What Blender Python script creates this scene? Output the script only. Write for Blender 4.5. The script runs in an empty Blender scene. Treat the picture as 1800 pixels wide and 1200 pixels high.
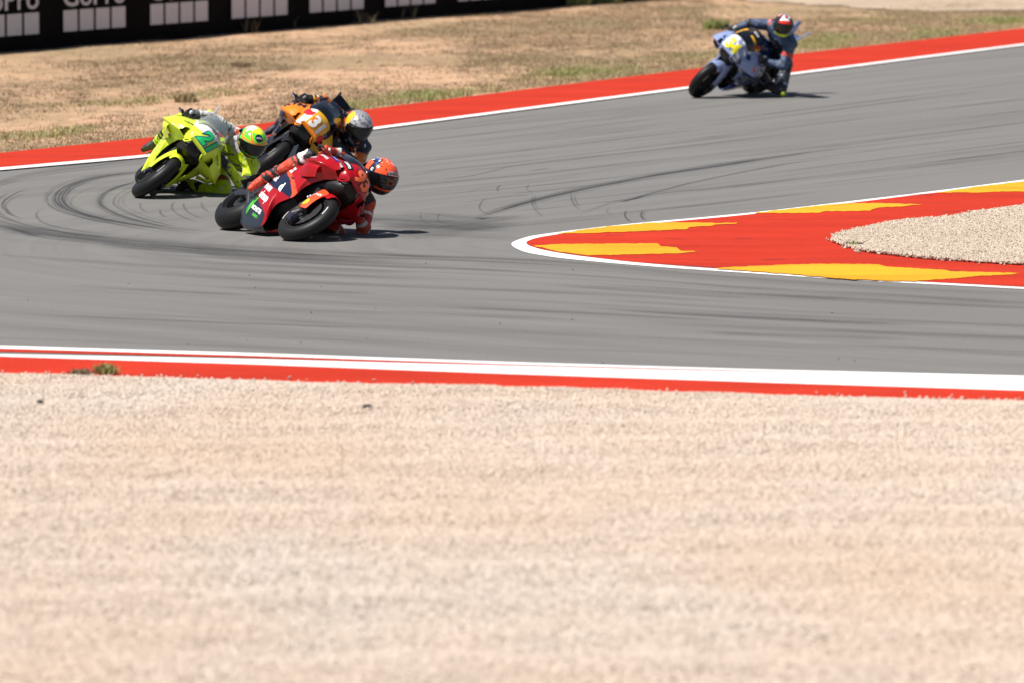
import bpy, bmesh, math, random
import numpy as np
from mathutils import Vector, Matrix, Euler
from mathutils.bvhtree import BVHTree
random.seed(7); RNG = np.random.default_rng(7)
R = math.radians
sc = bpy.context.scene
COL = sc.collection

# ------------------------------------------------------------------ camera
CAM_H = 4.0; F_PX = 10000.0; PITCH = math.atan(962.0 / F_PX)
cd = bpy.data.cameras.new('camera'); cam = bpy.data.objects.new('camera', cd); COL.objects.link(cam)
cam.location = (0, 0, CAM_H); cam.rotation_euler = (math.pi/2 - PITCH, 0, 0)
cd.sensor_width = 36; cd.lens = F_PX * 36 / 1800; cd.clip_start = 0.5; cd.clip_end = 3000
cd.dof.use_dof = True; cd.dof.focus_distance = 52.5; cd.dof.aperture_fstop = 200.0/74.0
sc.camera = cam
sc.render.engine = 'CYCLES'; sc.cycles.transparent_max_bounces = 64
# ------------------------------------------------------------------ world / sun
SUN_EL = R(62); SUN_DIR = Vector((-1.0, -0.45, 0)).normalized()      # towards the sun, on the ground
w = bpy.data.worlds.new('World'); sc.world = w; w.use_nodes = True
nt = w.node_tree; bg = nt.nodes['Background']
sky = nt.nodes.new('ShaderNodeTexSky'); sky.sky_type = 'NISHITA'; sky.sun_disc = False
sky.sun_elevation = SUN_EL; sky.sun_rotation = math.atan2(SUN_DIR.x, SUN_DIR.y)
nt.links.new(sky.outputs[0], bg.inputs[0]); bg.inputs[1].default_value = 0.05
sd = bpy.data.lights.new('sun', 'SUN'); sd.energy = 4.8; sd.angle = R(0.5); sd.color = (1.0, 0.955, 0.89)
sun = bpy.data.objects.new('sun', sd); COL.objects.link(sun)
sv = Vector((SUN_DIR.x*math.cos(SUN_EL), SUN_DIR.y*math.cos(SUN_EL), math.sin(SUN_EL)))
sun.rotation_euler = sv.to_track_quat('Z', 'Y').to_euler(); sun.location = (-20, 60, 40)
vs = sc.view_settings
vs.view_transform = 'Standard'; vs.look = 'None'; vs.gamma = 1; vs.exposure = 0.60

# ------------------------------------------------------------------ helpers
def ground(u, v, z=0.0):
    """where a line of sight of the 1800x1200 photograph meets the plane at height z"""
    cp, sp = math.cos(PITCH), math.sin(PITCH)
    dx = u - 900; dy = F_PX*cp + (600-v)*sp; dz = -F_PX*sp + (600-v)*cp
    t = (z - CAM_H)/dz
    return Vector((dx*t, dy*t, z))

def tag(o, label=None, cat=None, group=None, kind=None):
    if label: o['label'] = label
    if cat: o['category'] = cat
    if group: o['group'] = group
    if kind: o['kind'] = kind
    return o

def link(name, me, parent=None):
    o = bpy.data.objects.new(name, me); COL.objects.link(o)
    if parent is not None: o.parent = parent
    return o

def mesh_from(name, verts, faces, mats, parent=None, smooth=False, midx=None):
    me = bpy.data.meshes.new(name)
    me.from_pydata([tuple(v) for v in verts], [], faces)
    if not isinstance(mats, (list, tuple)): mats = [mats]
    for m in mats: me.materials.append(m)
    if midx is not None: me.polygons.foreach_set('material_index', midx)
    if smooth: me.polygons.foreach_set('use_smooth', [True]*len(me.polygons))
    me.update()
    return link(name, me, parent)

# ---- material helpers
def nmat(name):
    m = bpy.data.materials.new(name); m.use_nodes = True
    b = m.node_tree.nodes['Principled BSDF']
    return m, m.node_tree, b
def N(nt, t, **kw):
    n = nt.nodes.new(t)
    for k, v in kw.items():
        if k.startswith('i_'): n.inputs[k[2:].replace('_', ' ')].default_value = v
        else: setattr(n, k, v)
    return n
def ramp(nt, fac, stops):
    r = nt.nodes.new('ShaderNodeValToRGB'); e = r.color_ramp.elements
    while len(e) < len(stops): e.new(0.5)
    for el, (p, c) in zip(e, stops):
        el.position = p; el.color = (*c, 1) if len(c) == 3 else c
    nt.links.new(fac, r.inputs[0]); return r.outputs[0]
def mix(nt, fac, a, b, mode='MIX'):
    m = nt.nodes.new('ShaderNodeMix'); m.data_type = 'RGBA'; m.blend_type = mode
    for s, v in ((m.inputs[0], fac), (m.inputs[6], a), (m.inputs[7], b)):
        if hasattr(v, 'links'): nt.links.new(v, s)
        elif isinstance(v, (int, float)): s.default_value = v
        else: s.default_value = (*v, 1)
    return m.outputs[2]
def noise(nt, vec, scale, detail=4, rough=0.55):
    n = nt.nodes.new('ShaderNodeTexNoise'); n.inputs['Scale'].default_value = scale
    n.inputs['Detail'].default_value = detail; n.inputs['Roughness'].default_value = rough
    if vec is not None: nt.links.new(vec, n.inputs['Vector'])
    return n.outputs[0]
def mapping(nt, vec, scale):
    m = nt.nodes.new('ShaderNodeMapping'); m.inputs['Scale'].default_value = scale
    nt.links.new(vec, m.inputs['Vector']); return m.outputs[0]
def bump(nt, b, h, strength=0.5, dist=0.01):
    bp = nt.nodes.new('ShaderNodeBump'); bp.inputs['Strength'].default_value = strength
    bp.inputs['Distance'].default_value = dist
    nt.links.new(h, bp.inputs['Height']); nt.links.new(bp.outputs[0], b.inputs['Normal'])

_paint = {}
def paint(col, rough=0.28, coat=0.6, metal=0.0, var=0.12, name='paint'):
    key = (col, rough, coat, metal, name)
    if key in _paint: return _paint[key]
    m, nt, b = nmat(name)
    tc = nt.nodes.new('ShaderNodeTexCoord')
    n = noise(nt, tc.outputs['Object'], 14, 5)
    c = mix(nt, n, tuple(x*(1-var) for x in col), tuple(min(1, x*(1+var)) for x in col))
    nt.links.new(c, b.inputs['Base Color'])
    n2 = noise(nt, tc.outputs['Object'], 60, 3)
    rr = nt.nodes.new('ShaderNodeMapRange'); rr.inputs[3].default_value = max(.02, rough-.07); rr.inputs[4].default_value = rough+.1
    nt.links.new(n2, rr.inputs[0]); nt.links.new(rr.outputs[0], b.inputs['Roughness'])
    b.inputs['Coat Weight'].default_value = coat*.35; b.inputs['Coat Roughness'].default_value = 0.06; b.inputs['Specular IOR Level'].default_value = .35
    b.inputs['Metallic'].default_value = metal
    _paint[key] = m; return m
def leather(col, name='leather'):
    key = ('L', col)
    if key in _paint: return _paint[key]
    m, nt, b = nmat(name)
    tc = nt.nodes.new('ShaderNodeTexCoord')
    n = noise(nt, tc.outputs['Object'], 22, 6)
    nt.links.new(mix(nt, n, tuple(x*.75 for x in col), tuple(min(1, x*1.2) for x in col)), b.inputs['Base Color'])
    b.inputs['Roughness'].default_value = 0.5
    n2 = noise(nt, tc.outputs['Object'], 38, 5)
    bump(nt, b, n2, 0.7, 0.02)
    _paint[key] = m; return m
def rubber():
    if 'rub' in _paint: return _paint['rub']
    m, nt, b = nmat('slick_rubber')
    tc = nt.nodes.new('ShaderNodeTexCoord'); n = noise(nt, tc.outputs['Object'], 40, 5)
    nt.links.new(mix(nt, n, (.007, .007, .007), (.016, .015, .015)), b.inputs['Base Color'])
    b.inputs['Specular IOR Level'].default_value = .22; b.inputs['Roughness'].default_value = 0.48; bump(nt, b, n, .3, .002)
    _paint['rub'] = m; return m
def glass_dark(name, col=(.02, .025, .03), alpha=0.55):
    m, nt, b = nmat(name)
    b.inputs['Base Color'].default_value = (*col, 1); b.inputs['Roughness'].default_value = 0.05
    b.inputs['Alpha'].default_value = alpha; b.inputs['Coat Weight'].default_value = 0.5
    return m
BLACK = (.012, .012, .014); CARBON = paint((.018, .018, .02), .35, .4, name='carbon')
METAL = paint((.35, .34, .33), .35, 0, 1.0, name='metal'); DMETAL = paint((.07, .07, .075), .4, 0, .8, name='dark_metal')
GOLD = paint((.6, .4, .12), .3, 0, 1.0, name='gold_metal')
WHITE = (.78, .78, .78)
RUB = rubber()

# ---- ground sheet helpers
def resample(pts, n):
    pts = [Vector(p) for p in pts]
    d = [0]
    for a, b in zip(pts, pts[1:]): d.append(d[-1]+(b-a).length)
    out = []
    for i in range(n):
        t = d[-1]*i/(n-1); k = 0
        while k < len(pts)-2 and d[k+1] < t: k += 1
        s = (t-d[k])/max(1e-9, d[k+1]-d[k]); out.append(pts[k].lerp(pts[k+1], s))
    return out
def catmull(pts, n_per):
    pts = [Vector(p) for p in pts]; P = [pts[0]*2-pts[1]]+pts+[pts[-1]*2-pts[-2]]
    out = []
    for i in range(1, len(P)-2):
        for k in range(n_per):
            t = k/n_per; p0, p1, p2, p3 = P[i-1:i+3]
            out.append(0.5*((2*p1)+(p2-p0)*t+(2*p0-5*p1+4*p2-p3)*t*t+(3*p1-p0-3*p2+p3)*t**3))
    out.append(pts[-1]); return out
def px(pts, z=0.0): return [ground(u, v, z) for u, v in pts]
def extend(pts, a=0, b=0):
    pts = list(pts)
    if a: pts = [pts[0]+(pts[0]-pts[1]).normalized()*a]+pts
    if b: pts = pts+[pts[-1]+(pts[-1]-pts[-2]).normalized()*b]
    return pts
def at_z(p, z): return Vector((p.x, p.y, z))
def strip(name, A, B, za, zb, mat, n=160, jag=0.0):
    A = resample(A, n); B = resample(B, n)
    vs_ = []
    for a, b in zip(A, B):
        j = Vector((0, random.uniform(-jag, jag), 0))
        vs_ += [at_z(a, za), at_z(b+j, zb)]
    fs = [(2*i, 2*i+1, 2*i+3, 2*i+2) for i in range(n-1)]
    o = mesh_from(name, vs_, fs, mat); return o
def polygon(name, pts, mat, z):
    bm = bmesh.new(); vs_ = [bm.verts.new(at_z(p, z)) for p in pts]
    f = bm.faces.new(vs_)
    bmesh.ops.triangulate(bm, faces=[f]); bmesh.ops.recalc_face_normals(bm, faces=bm.faces)
    me = bpy.data.meshes.new(name); bm.to_mesh(me); bm.free()
    if me.polygons[0].normal.z < 0: me.flip_normals()
    me.materials.append(mat); return link(name, me)

# ================================================================== THE SETTING
# outlines (points of the photograph carried to the ground)
FAR_LINE = [(0, 298), (240, 277), (450, 253), (655, 227), (900, 195), (1210, 155), (1390, 131), (1600, 104), (1800, 79)]
FAR_TOP = [(0, 271), (270, 243), (460, 219), (662, 192), (900, 162), (1250, 119), (1390, 97), (1600, 74), (1800, 51)]
FLG = extend(px(FAR_LINE), 14, 30); FTG = extend(px(FAR_TOP), 14, 30)
NEAR_A = extend(px([(0, 608), (450, 622), (900, 638), (1350, 651), (1800, 662)]), 8, 12)
ISL_UP = [(1800, 317), (1646, 336.5), (1493, 355), (1314, 375.5), (1135, 392), (1040, 402), (957, 412.5), (922, 419)]
ISL_TIP = [(899, 430)]
ISL_LO = [(920, 443), (960, 451), (1008, 457), (1135, 468.5), (1314, 481), (1493, 493), (1646, 501), (1800, 509)]
ISL = px(ISL_UP+ISL_TIP+ISL_LO)
ISL = [ISL[0]+(ISL[0]-ISL[1]).normalized()*14]+ISL+[ISL[-1]+(ISL[-1]-ISL[-2]).normalized()*14]
ISLc = catmull(ISL, 8)

# asphalt material: streaks follow the racing direction stored in the UV map
def asphalt_mat():
    m, nt, b = nmat('asphalt'); L = nt.links
    uv = nt.nodes.new('ShaderNodeUVMap').outputs[0]; tc = nt.nodes.new('ShaderNodeTexCoord').outputs['Object']
    a = noise(nt, mapping(nt, uv, (0.05, 2.2, 1)), 1.0, 8, .62)
    b2 = noise(nt, mapping(nt, uv, (0.12, 9.0, 1)), 1.0, 5, .6)
    big = noise(nt, mapping(nt, tc, (.10, .10, .1)), 1.0, 3)
    fine = noise(nt, tc, 70, 3, .8)
    c = ramp(nt, a, [(.30, (.122, .118, .112)), (.50, (.164, .158, .151)), (.72, (.190, .183, .174))])
    c = mix(nt, ramp(nt, b2, [(.36, (1, 1, 1)), (.50, (0, 0, 0))]), c, (.128, .124, .118))
    c = mix(nt, 0.55, c, ramp(nt, a, [(.30, (.140, .135, .129)), (.7, (.182, .175, .167))]))
    c = mix(nt, ramp(nt, big, [(.35, (0, 0, 0)), (.65, (.5, .5, .5))]), c, (.186, .178, .170))
    c = mix(nt, 1.0, c, ramp(nt, fine, [(.25, (.62, .62, .62)), (.62, (1.12, 1.12, 1.12))]), 'MULTIPLY')
    L.new(c, b.inputs['Base Color']); b.inputs['Roughness'].default_value = .78
    b.inputs['Specular IOR Level'].default_value = .12
    bump(nt, b, noise(nt, tc, 120, 3, .8), .5, .004)
    return m
ASPHALT = asphalt_mat()
# skeleton of the hairpin: the streaks run at a constant distance from it
SK = [ISL[0]*0.5+ISL[-1]*0.5] + [ground(1800, 425), ground(1300, 428), ground(1010, 430)]
def build_track():
    xs = np.linspace(-26, 46, 240); ys = np.linspace(36, 150, 320)
    X, Y = np.meshgrid(xs, ys)
    c = np.array([ground(1010, 430).x, ground(1010, 430).y]); 
    up = np.array([(ground(1800, 317)-ground(957, 412))[i] for i in range(2)]); up /= np.linalg.norm(up)
    lo = np.array([(ground(1800, 509)-ground(1008, 457))[i] for i in range(2)]); lo /= np.linalg.norm(lo)
    bis = (up+lo); bis /= np.linalg.norm(bis)
    D = np.stack([X-c[0], Y-c[1]], -1)
    au = D@up; al = D@lo
    nu_ = np.array([-up[1], up[0]]); nl = np.array([lo[1], -lo[0]])
    du = D@nu_; dl = D@nl; r = np.linalg.norm(D, axis=-1)
    upper = du > dl
    a = np.where(upper, au, al); d = np.where(upper, du, dl)
    round_ = a < 0
    V = np.where(round_, r, d)
    th = np.arctan2(D@np.array([-bis[1], bis[0]]), -(D@bis))
    U = np.where(round_, th*9.0, np.where(upper, 1, -1)*(9.0*1.5+np.abs(a)))
    verts = np.stack([X, Y, np.zeros_like(X)], -1).reshape(-1, 3)
    ny, nx = X.shape
    i = np.arange((ny-1)*(nx-1)); r_ = i//(nx-1); c_ = i % (nx-1); k = r_*nx+c_
    faces = np.stack([k, k+1, k+nx+1, k+nx], -1)
    # keep only faces on the track side of the far line
    fl = np.array([(p.x, p.y) for p in FLG]); lim = np.interp(verts[:, 0], fl[:, 0], fl[:, 1], left=fl[0, 1]-2)
    ok = (verts[:, 1] < lim+3.0)
    keep = ok[faces].all(1) ; faces = faces[keep]
    me = bpy.data.meshes.new('track')
    me.from_pydata(verts.tolist(), [], faces.tolist())
    uvl = me.uv_layers.new(name='UVMap'); UV = np.stack([U, V], -1).reshape(-1, 2)
    li = np.empty(len(me.loops), dtype=np.int32); me.loops.foreach_get('vertex_index', li)
    uvl.data.foreach_set('uv', UV[li].astype(np.float32).ravel())
    me.materials.append(ASPHALT); me.update()
    o = link('track', me); tag(o, kind='structure'); return c, up, lo
TC, T_UP, T_LO = build_track()

def ground_mat():
    m, nt, b = nmat('dry_earth'); L = nt.links
    tc = nt.nodes.new('ShaderNodeTexCoord').outputs['Object']
    a = noise(nt, mapping(nt, tc, (.16, .11, 1)), 1, 6, .6); f = noise(nt, tc, 3.2, 8, .7); g = noise(nt, tc, 22, 4, .7)
    c = ramp(nt, f, [(.28, (.26, .17, .105)), (.5, (.49, .305, .19)), (.72, (.59, .415, .285))])
    dry = ramp(nt, g, [(.3, (.12, .095, .05)), (.7, (.36, .28, .16))])
    c = mix(nt, ramp(nt, a, [(.42, (0, 0, 0)), (.62, (.8, .8, .8))]), c, dry)
    st = noise(nt, mapping(nt, tc, (1.1, .35, 1)), 1, 8, .72)
    c = mix(nt, ramp(nt, st, [(.52, (0, 0, 0)), (.62, (.7, .7, .7))]), c, (.24, .165, .105))
    L.new(c, b.inputs['Base Color']); b.inputs['Roughness'].default_value = .95
    b.inputs['Specular IOR Level'].default_value = .1
    bump(nt, b, f, 1.0, .08); return m
EARTH = ground_mat()
gp = mesh_from('ground', [(-700, -200, -.012), (700, -200, -.012), (700, 1500, -.012), (-700, 1500, -.012)], [(0, 1, 2, 3)], EARTH)
tag(gp, kind='structure')
# verge beyond the far line: rolling dry earth with real relief
def vnoise(x, y, s, seed):
    r = np.random.default_rng(seed); T = r.random((64, 64))
    x = x/s; y = y/s; xi = np.floor(x).astype(int); yi = np.floor(y).astype(int); fx = x-xi; fy = y-yi
    fx = fx*fx*(3-2*fx); fy = fy*fy*(3-2*fy)
    g = lambda i, j: T[i % 64, j % 64]
    return (g(xi, yi)*(1-fx)+g(xi+1, yi)*fx)*(1-fy)+(g(xi, yi+1)*(1-fx)+g(xi+1, yi+1)*fx)*fy
def fbm(x, y, s, seed, o=4):
    v = 0; a = .5
    for k in range(o): v = v+a*vnoise(x, y, s/2**k, seed+k); a *= .5
    return v/(1-.5**o)
ftx = np.array([(p.x, p.y) for p in FTG])
def far_top_y(x): return np.interp(x, ftx[:, 0], ftx[:, 1])
def earth_z(x, y):
    d = np.clip((y-far_top_y(x))/6.0, 0, 1)
    return .006+ d*(.10*(fbm(x, y, 3.0, 11)-.45)) + .035*(fbm(x, y, .6, 31)-.4)*np.clip(d*6, 0, 1)
def build_verge():
    xs = np.linspace(-22, 40, 420); n = 300
    verts = []
    tt = np.linspace(0, 1, n)**1.15
    X = np.repeat(xs[None, :], n, 0); Y0 = far_top_y(X); Y = Y0-.15+tt[:, None]*80
    Z = earth_z(X, Y)
    v = np.stack([X, Y, Z], -1).reshape(-1, 3); nx = len(xs)
    i = np.arange((n-1)*(nx-1)); k = (i//(nx-1))*nx+i % (nx-1)
    me = bpy.data.meshes.new('verge'); me.from_pydata(v.tolist(), [], np.stack([k, k+1, k+nx+1, k+nx], -1).tolist())
    me.polygons.foreach_set('use_smooth', [True]*len(me.polygons))
    me.materials.append(EARTH); tag(link('verge', me), kind='structure')
build_verge()

def paint_ground(col, name, wear=(.08, .06, .055), amt=.5):
    m, nt, b = nmat(name); L = nt.links
    tc = nt.nodes.new('ShaderNodeTexCoord').outputs['Object']
    a = noise(nt, mapping(nt, tc, (.5, 1.6, 1)), 1, 6, .6); s = noise(nt, mapping(nt, tc, (.35, 7, 1)), 1, 5, .65)
    f = noise(nt, tc, 60, 3, .8)
    c = mix(nt, ramp(nt, a, [(.32, (0, 0, 0)), (.68, (1, 1, 1))]), tuple(x*.80 for x in col), tuple(min(1, x*1.08) for x in col))
    c = mix(nt, ramp(nt, s, [(.28, (amt, amt, amt)), (.40, (0, 0, 0))]), c, wear)
    c = mix(nt, 1.0, c, ramp(nt, f, [(.3, (.76, .76, .76)), (.6, (1.05, 1.05, 1.05))]), 'MULTIPLY')
    L.new(c, b.inputs['Base Color']); b.inputs['Roughness'].default_value = .85; b.inputs['Specular IOR Level'].default_value = .05
    bump(nt, b, f, .4, .004); return m
RED_P = paint_ground((.45, .034, .017), 'red_track_paint')
YEL_P = paint_ground((.74, .325, .024), 'yellow_track_paint', amt=.25)
WHT_P = paint_ground((.80, .79, .78), 'white_track_paint', (.35, .34, .33), .35)
# far run-off strip and line
tag(strip('red_runoff_strip', FTG, FLG, .012, .012, RED_P, jag=0), kind='structure')
lw = [p+Vector((0, -0.42, 0)) for p in FLG]
tag(strip('far_track_line', [p+Vector((0, .05, 0)) for p in FLG], lw, .016, .016, WHT_P), kind='structure')
# inner kerb island
tag(polygon('kerb_line', ISLc, WHT_P, .004), kind='structure')
inn = px([(1800, 321), (1646, 340), (1493, 358.5), (1314, 379), (1135, 395.5), (1040, 406), (975, 414.5), (940, 421), (925, 429), (945, 438), (985, 446), (1050, 455), (1135, 464), (1314, 477.5), (1493, 490), (1646, 498), (1800, 506)])
inn = [inn[0]+(inn[0]-inn[1]).normalized()*14]+inn+[inn[-1]+(inn[-1]-inn[-2]).normalized()*14]
tag(polygon('kerb_paint', catmull(inn, 6), RED_P, .008), kind='structure')
def c6(pts): return [(880+x/1.957, 300+y/1.957) for x, y in pts]
YP = [
 [(190, 222), (300, 205), (400, 194), (510, 184.5), (620, 183.5), (730, 184), (735, 186), (815, 184), (812, 187), (735, 191), (730, 194), (650, 199), (640, 207), (560, 210), (400, 216), (300, 220)],
 [(112, 263), (200, 258), (380, 256), (540, 255.5), (552, 266), (604, 269), (620, 281), (690, 283), (640, 287), (600, 290), (480, 293), (300, 297), (200, 284)],
 [(870, 150), (1000, 135), (1170, 118), (1280, 116), (1380, 119), (1452, 120.5), (1390, 127), (1300, 132), (1278, 138), (1270, 143), (1110, 145), (1100, 149), (1000, 151)],
 [(740, 342), (800, 336), (900, 332), (1010, 328), (1100, 325.5), (1300, 327.5), (1330, 336), (1420, 341), (1530, 346), (1545, 351), (1700, 355), (1785, 358), (1755, 363), (1640, 368), (1560, 376), (1420, 386), (1200, 379), (1000, 361)],
 [(1500, 80), (1620, 62), (1800, 41), (1990, 20), (2100, 40), (1980, 62), (1800, 77), (1700, 77), (1650, 80)]]
def ragged(P):
    out = []
    for (x0, y0), (x1, y1) in zip(P, P[1:]+P[:1]):
        n = max(1, int(abs(x1-x0)/14))
        for i in range(n): out.append((x0+(x1-x0)*i/n+random.uniform(-4, 4)*(i > 0), y0+(y1-y0)*i/n+random.uniform(-1.1, 1.1)*(i > 0)))
    return out
for k, P in enumerate(YP):
    tag(polygon('yellow_kerb_paint', px(c6(ragged(P))), YEL_P, .012), kind='structure')
# near edge: thin white line, thin red line, broad white kerb, red kerb back
def row(l): return extend(px(l), 8, 12)
n0 = row([(0, 608), (450, 621), (900, 637), (1350, 650), (1800, 661)])
n1 = row([(0, 613), (450, 626), (900, 641), (1350, 653), (1800, 664)])
n2 = row([(0, 618), (450, 629), (900, 644), (1350, 655.5), (1800, 666)])
n3 = row([(0, 623), (450, 632), (900, 644), (1350, 655), (1800, 665)])
n4 = row([(0, 633), (450, 647), (900, 664), (1350, 679), (1800, 693)])
n5 = row([(0, 660), (450, 673), (900, 688), (1350, 699), (1800, 708)])
tag(strip('near_track_line', n0, n1, .006, .006, WHT_P), kind='structure')
tag(strip('near_red_line', n1, n2, .004, .004, RED_P), kind='structure')
KW = strip('near_white_kerb', n3, n4, .008, .030, WHT_P); tag(KW, kind='structure')
tag(strip('near_red_kerb', n4, n5, .030, .012, RED_P), kind='structure')

# ---- skid marks: thin curved ribbons of rubber that follow the corner
def skid_mat():
    m, nt, b = nmat('skid_rubber')
    uv = nt.nodes.new('ShaderNodeUVMap').outputs[0]
    n = noise(nt, mapping(nt, uv, (.7, 5, 1)), 1, 6, .65)
    b.inputs['Base Color'].default_value = (.045, .045, .048, 1); b.inputs['Roughness'].default_value = .6
    a = ramp(nt, n, [(.30, (.15, .15, .15)), (.70, (1, 1, 1))])
    at = nt.nodes.new('ShaderNodeAttribute'); at.attribute_name = 'strength'
    mu = nt.nodes.new('ShaderNodeMath'); mu.operation = 'MULTIPLY'; nt.links.new(a, mu.inputs[0]); nt.links.new(at.outputs['Fac'], mu.inputs[1])
    m2 = nt.nodes.new('ShaderNodeMath'); m2.operation = 'MULTIPLY'; m2.inputs[1].default_value = 1.0; nt.links.new(mu.outputs[0], m2.inputs[0])
    b.inputs['Specular IOR Level'].default_value = .1
    nt.links.new(m2.outputs[0], b.inputs['Alpha']); return m
SKID = skid_mat()
def skid_ribbons():
    V = []; F = []; UV = []
    ST = []
    def rib(pts, wid, zz, st):
        base = len(V); s = 0
        for i, p in enumerate(pts):
            q = pts[min(i+1, len(pts)-1)]; o = pts[max(i-1, 0)]; t = (q-o).normalized(); nn = Vector((-t.y, t.x, 0))
            if i: s += (p-pts[i-1]).length
            w_ = wid*(.22+.78*abs(t.x)**1.5)*min(1, .3+4*i/len(pts), .3+4*(len(pts)-1-i)/len(pts)); q_ = st*min(1, 5*i/len(pts), 5*(len(pts)-1-i)/len(pts)); w_ *= 1.55; ST.extend([0, q_, 0])
            V.append(at_z(p+nn*w_, zz)); V.append(at_z(p, zz)); V.append(at_z(p-nn*w_, zz)); UV.append((s, 0+zz*9e5)); UV.append((s, wid+zz*9e5)); UV.append((s, wid*2+zz*9e5))
        for i in range(len(pts)-1):
            a = base+3*i; F.append((a, a+1, a+4, a+3)); F.append((a+1, a+2, a+5, a+4))
    marks = []
    def c1(P): return [(x/3.6, 270+y/3.6) for x, y in P]
    def c2(P): return [(640+x/3, 200+y/3) for x, y in P]
    A_ = [(1000, 100), (880, 120), (650, 150), (480, 200), (405, 255), (400, 310), (470, 360), (640, 410), (850, 450), (1100, 490), (1330, 520)]
    for dx, dy, st in ((0, 0, .9), (-22, 2, .7), (-45, 0, .8), (14, 6, .5), (-60, 8, .4), (30, -4, .25), (-95, 4, .35), (-110, 0, .3)): marks.append((c1([(x+dx, y+dy) for x, y in A_][:-1 if dx else 20]), .9, st))
    B_ = [(900, 172), (860, 180), (740, 215), (655, 260), (628, 310), (665, 350), (760, 395), (900, 435), (1100, 475), (1330, 500)]
    for dx, dy, st in ((0, 0, .8), (14, 0, .6), (-16, 4, .35), (90, 2, .4), (120, 8, .35), (150, 0, .25), (-180, 10, .25)): marks.append((c1([(x+dx, y+dy) for x, y in B_]), .9, st))
    marks.append((c1([(300, 345), (245, 365), (232, 400), (275, 440), (380, 470), (560, 500), (720, 515)]), .9, .5))
    marks.append((c1([(200, 225), (120, 245), (35, 295), (15, 335), (55, 380), (150, 420)]), 1.1, .8)); marks.append((c1([(180, 240), (60, 300), (35, 345), (80, 385)]), 1, .6)); marks.append((c1([(90, 240), (10, 275), (-30, 330), (0, 380), (90, 430)]), 1, .6))
    E_ = [(-160, 400), (0, 455), (150, 490), (350, 520), (600, 550), (850, 580), (1100, 600), (1400, 630), (1800, 655), (2300, 690), (2900, 720)]
    for dy, wd, st in ((0, 2.2, .40), (8, 1.2, .32), (-14, 2.0, .35), (18, 2.6, .3), (-26, 1.2, .4)): marks.append((c1([(x, y+dy) for x, y in E_]), wd, st))
    marks.append((c1([(-100, 380), (0, 400), (150, 450), (270, 475), (520, 520), (800, 545)]), 1.4, .5)); marks.append((c1([(-100, 440), (50, 470), (180, 510), (300, 535)]), 2, .6))
    for dy, st in ((0, .45), (-14, .35), (16, .3)): marks.append((c1([(-200, 250+dy), (0, 190+dy), (150, 150+dy), (350, 110+dy), (600, 80+dy), (860, 50+dy), (1500, 5+dy)]), 2.4, st))
    for P in ([(1115, 295), (1088, 330), (1100, 365), (1170, 410), (1300, 450)], [(1160, 305), (1165, 340), (1200, 380), (1320, 430)], [(1275, 305), (1285, 345), (1340, 385)], [(888, 305), (890, 345), (930, 375)], [(1010, 350), (1020, 385), (1060, 410)]): marks.append((c1(P), .8, .45))
    J_ = [(560, 560), (680, 520), (850, 470), (1100, 410), (1300, 370), (1500, 330), (1800, 285), (2200, 225), (2700, 150)]
    for dy, wd, st in ((0, 1.6, .95), (6, 1.0, .8), (-9, .8, .5), (16, .8, .3)): marks.append((c2([(x, y+dy) for x, y in J_]), wd, st))
    K_ = [(1080, 560), (1250, 492), (1400, 455), (1550, 425), (1700, 408), (1800, 402), (2100, 370), (2500, 310)]
    for dy, wd, st in ((0, 1.0, .7), (-8, .8, .5)): marks.append((c2([(x, y+dy) for x, y in K_]), wd, st))
    marks.append((c2([(1340, 474), (1450, 440), (1600, 398), (1800, 350), (2100, 290), (2500, 220)]), 1.3, .8)); marks.append((c2([(1350, 468), (1400, 458), (1480, 436)]), 1.6, .95))
    for P, st in (([(890, 425), (885, 470), (905, 510), (950, 552)], .5), ([(905, 425), (900, 470), (925, 515)], .4), ([(1090, 415), (1095, 455), (1115, 490), (1150, 515)], .45), ([(1105, 420), (1120, 470), (1145, 500)], .35),
                  ([(1385, 505), (1375, 535), (1390, 560), (1412, 575)], .7), ([(1475, 505), (1460, 535), (1470, 555), (1492, 566)], .7), ([(1485, 510), (1472, 540), (1480, 558)], .5), ([(725, 375), (702, 395), (712, 418)], .5),
                  ([(650, 440), (612, 480), (620, 515), (700, 545)], .5), ([(300, 520), (300, 555), (350, 590)], .3), ([(400, 520), (390, 560), (430, 590)], .3), ([(870, 370), (860, 400), (890, 420)], .35), ([(1290, 500), (1280, 520), (1310, 530)], .4)): marks.append((c2(P), .8, st))
    for P, st in (([(350, 350), (560, 330), (800, 275), (1120, 235), (1500, 195)], .45), ([(480, 480), (700, 445), (920, 425)], .45), ([(240, 330), (420, 300)], .4), ([(870, 302), (980, 290)], .5), ([(450, 430), (700, 385), (1000, 350), (1180, 325)], .3), ([(170, 380), (420, 350), (760, 300)], .25)): marks.append((c2(P), 1.1, st))
    for k in range(9):      # the smudged, rubbered-in patch just before the kerb tip
        y0 = random.uniform(545, 650); x0 = random.uniform(-100, 250); ln = random.uniform(500, 900)
        marks.append((c2([(x0, y0), (x0+ln*.5, y0+random.uniform(0, 26)), (x0+ln, y0-random.uniform(5, 60))]), random.uniform(3, 6), random.uniform(.06, .14)))
    for P, wd, st in (([(x-20, y) for x, y in A_], 7, .22), ([(x, y) for x, y in B_], 6, .15), (E_, 7, .34), ([(x, y-30) for x, y in E_], 8, .25)): marks.append((c1(P), wd, st))
    for P, wd, st in (([(-150, 560), (100, 560), (350, 575), (600, 590), (820, 600)], 9, .42), ([(0, 600), (250, 600), (500, 605), (780, 625)], 7, .42), ([(200, 520), (450, 545), (650, 560), (850, 530)], 8, .32), ([(-100, 640), (300, 640), (600, 650), (780, 668)], 6, .2), (J_, 5, .25)): marks.append((c2(P), wd, st))
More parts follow.
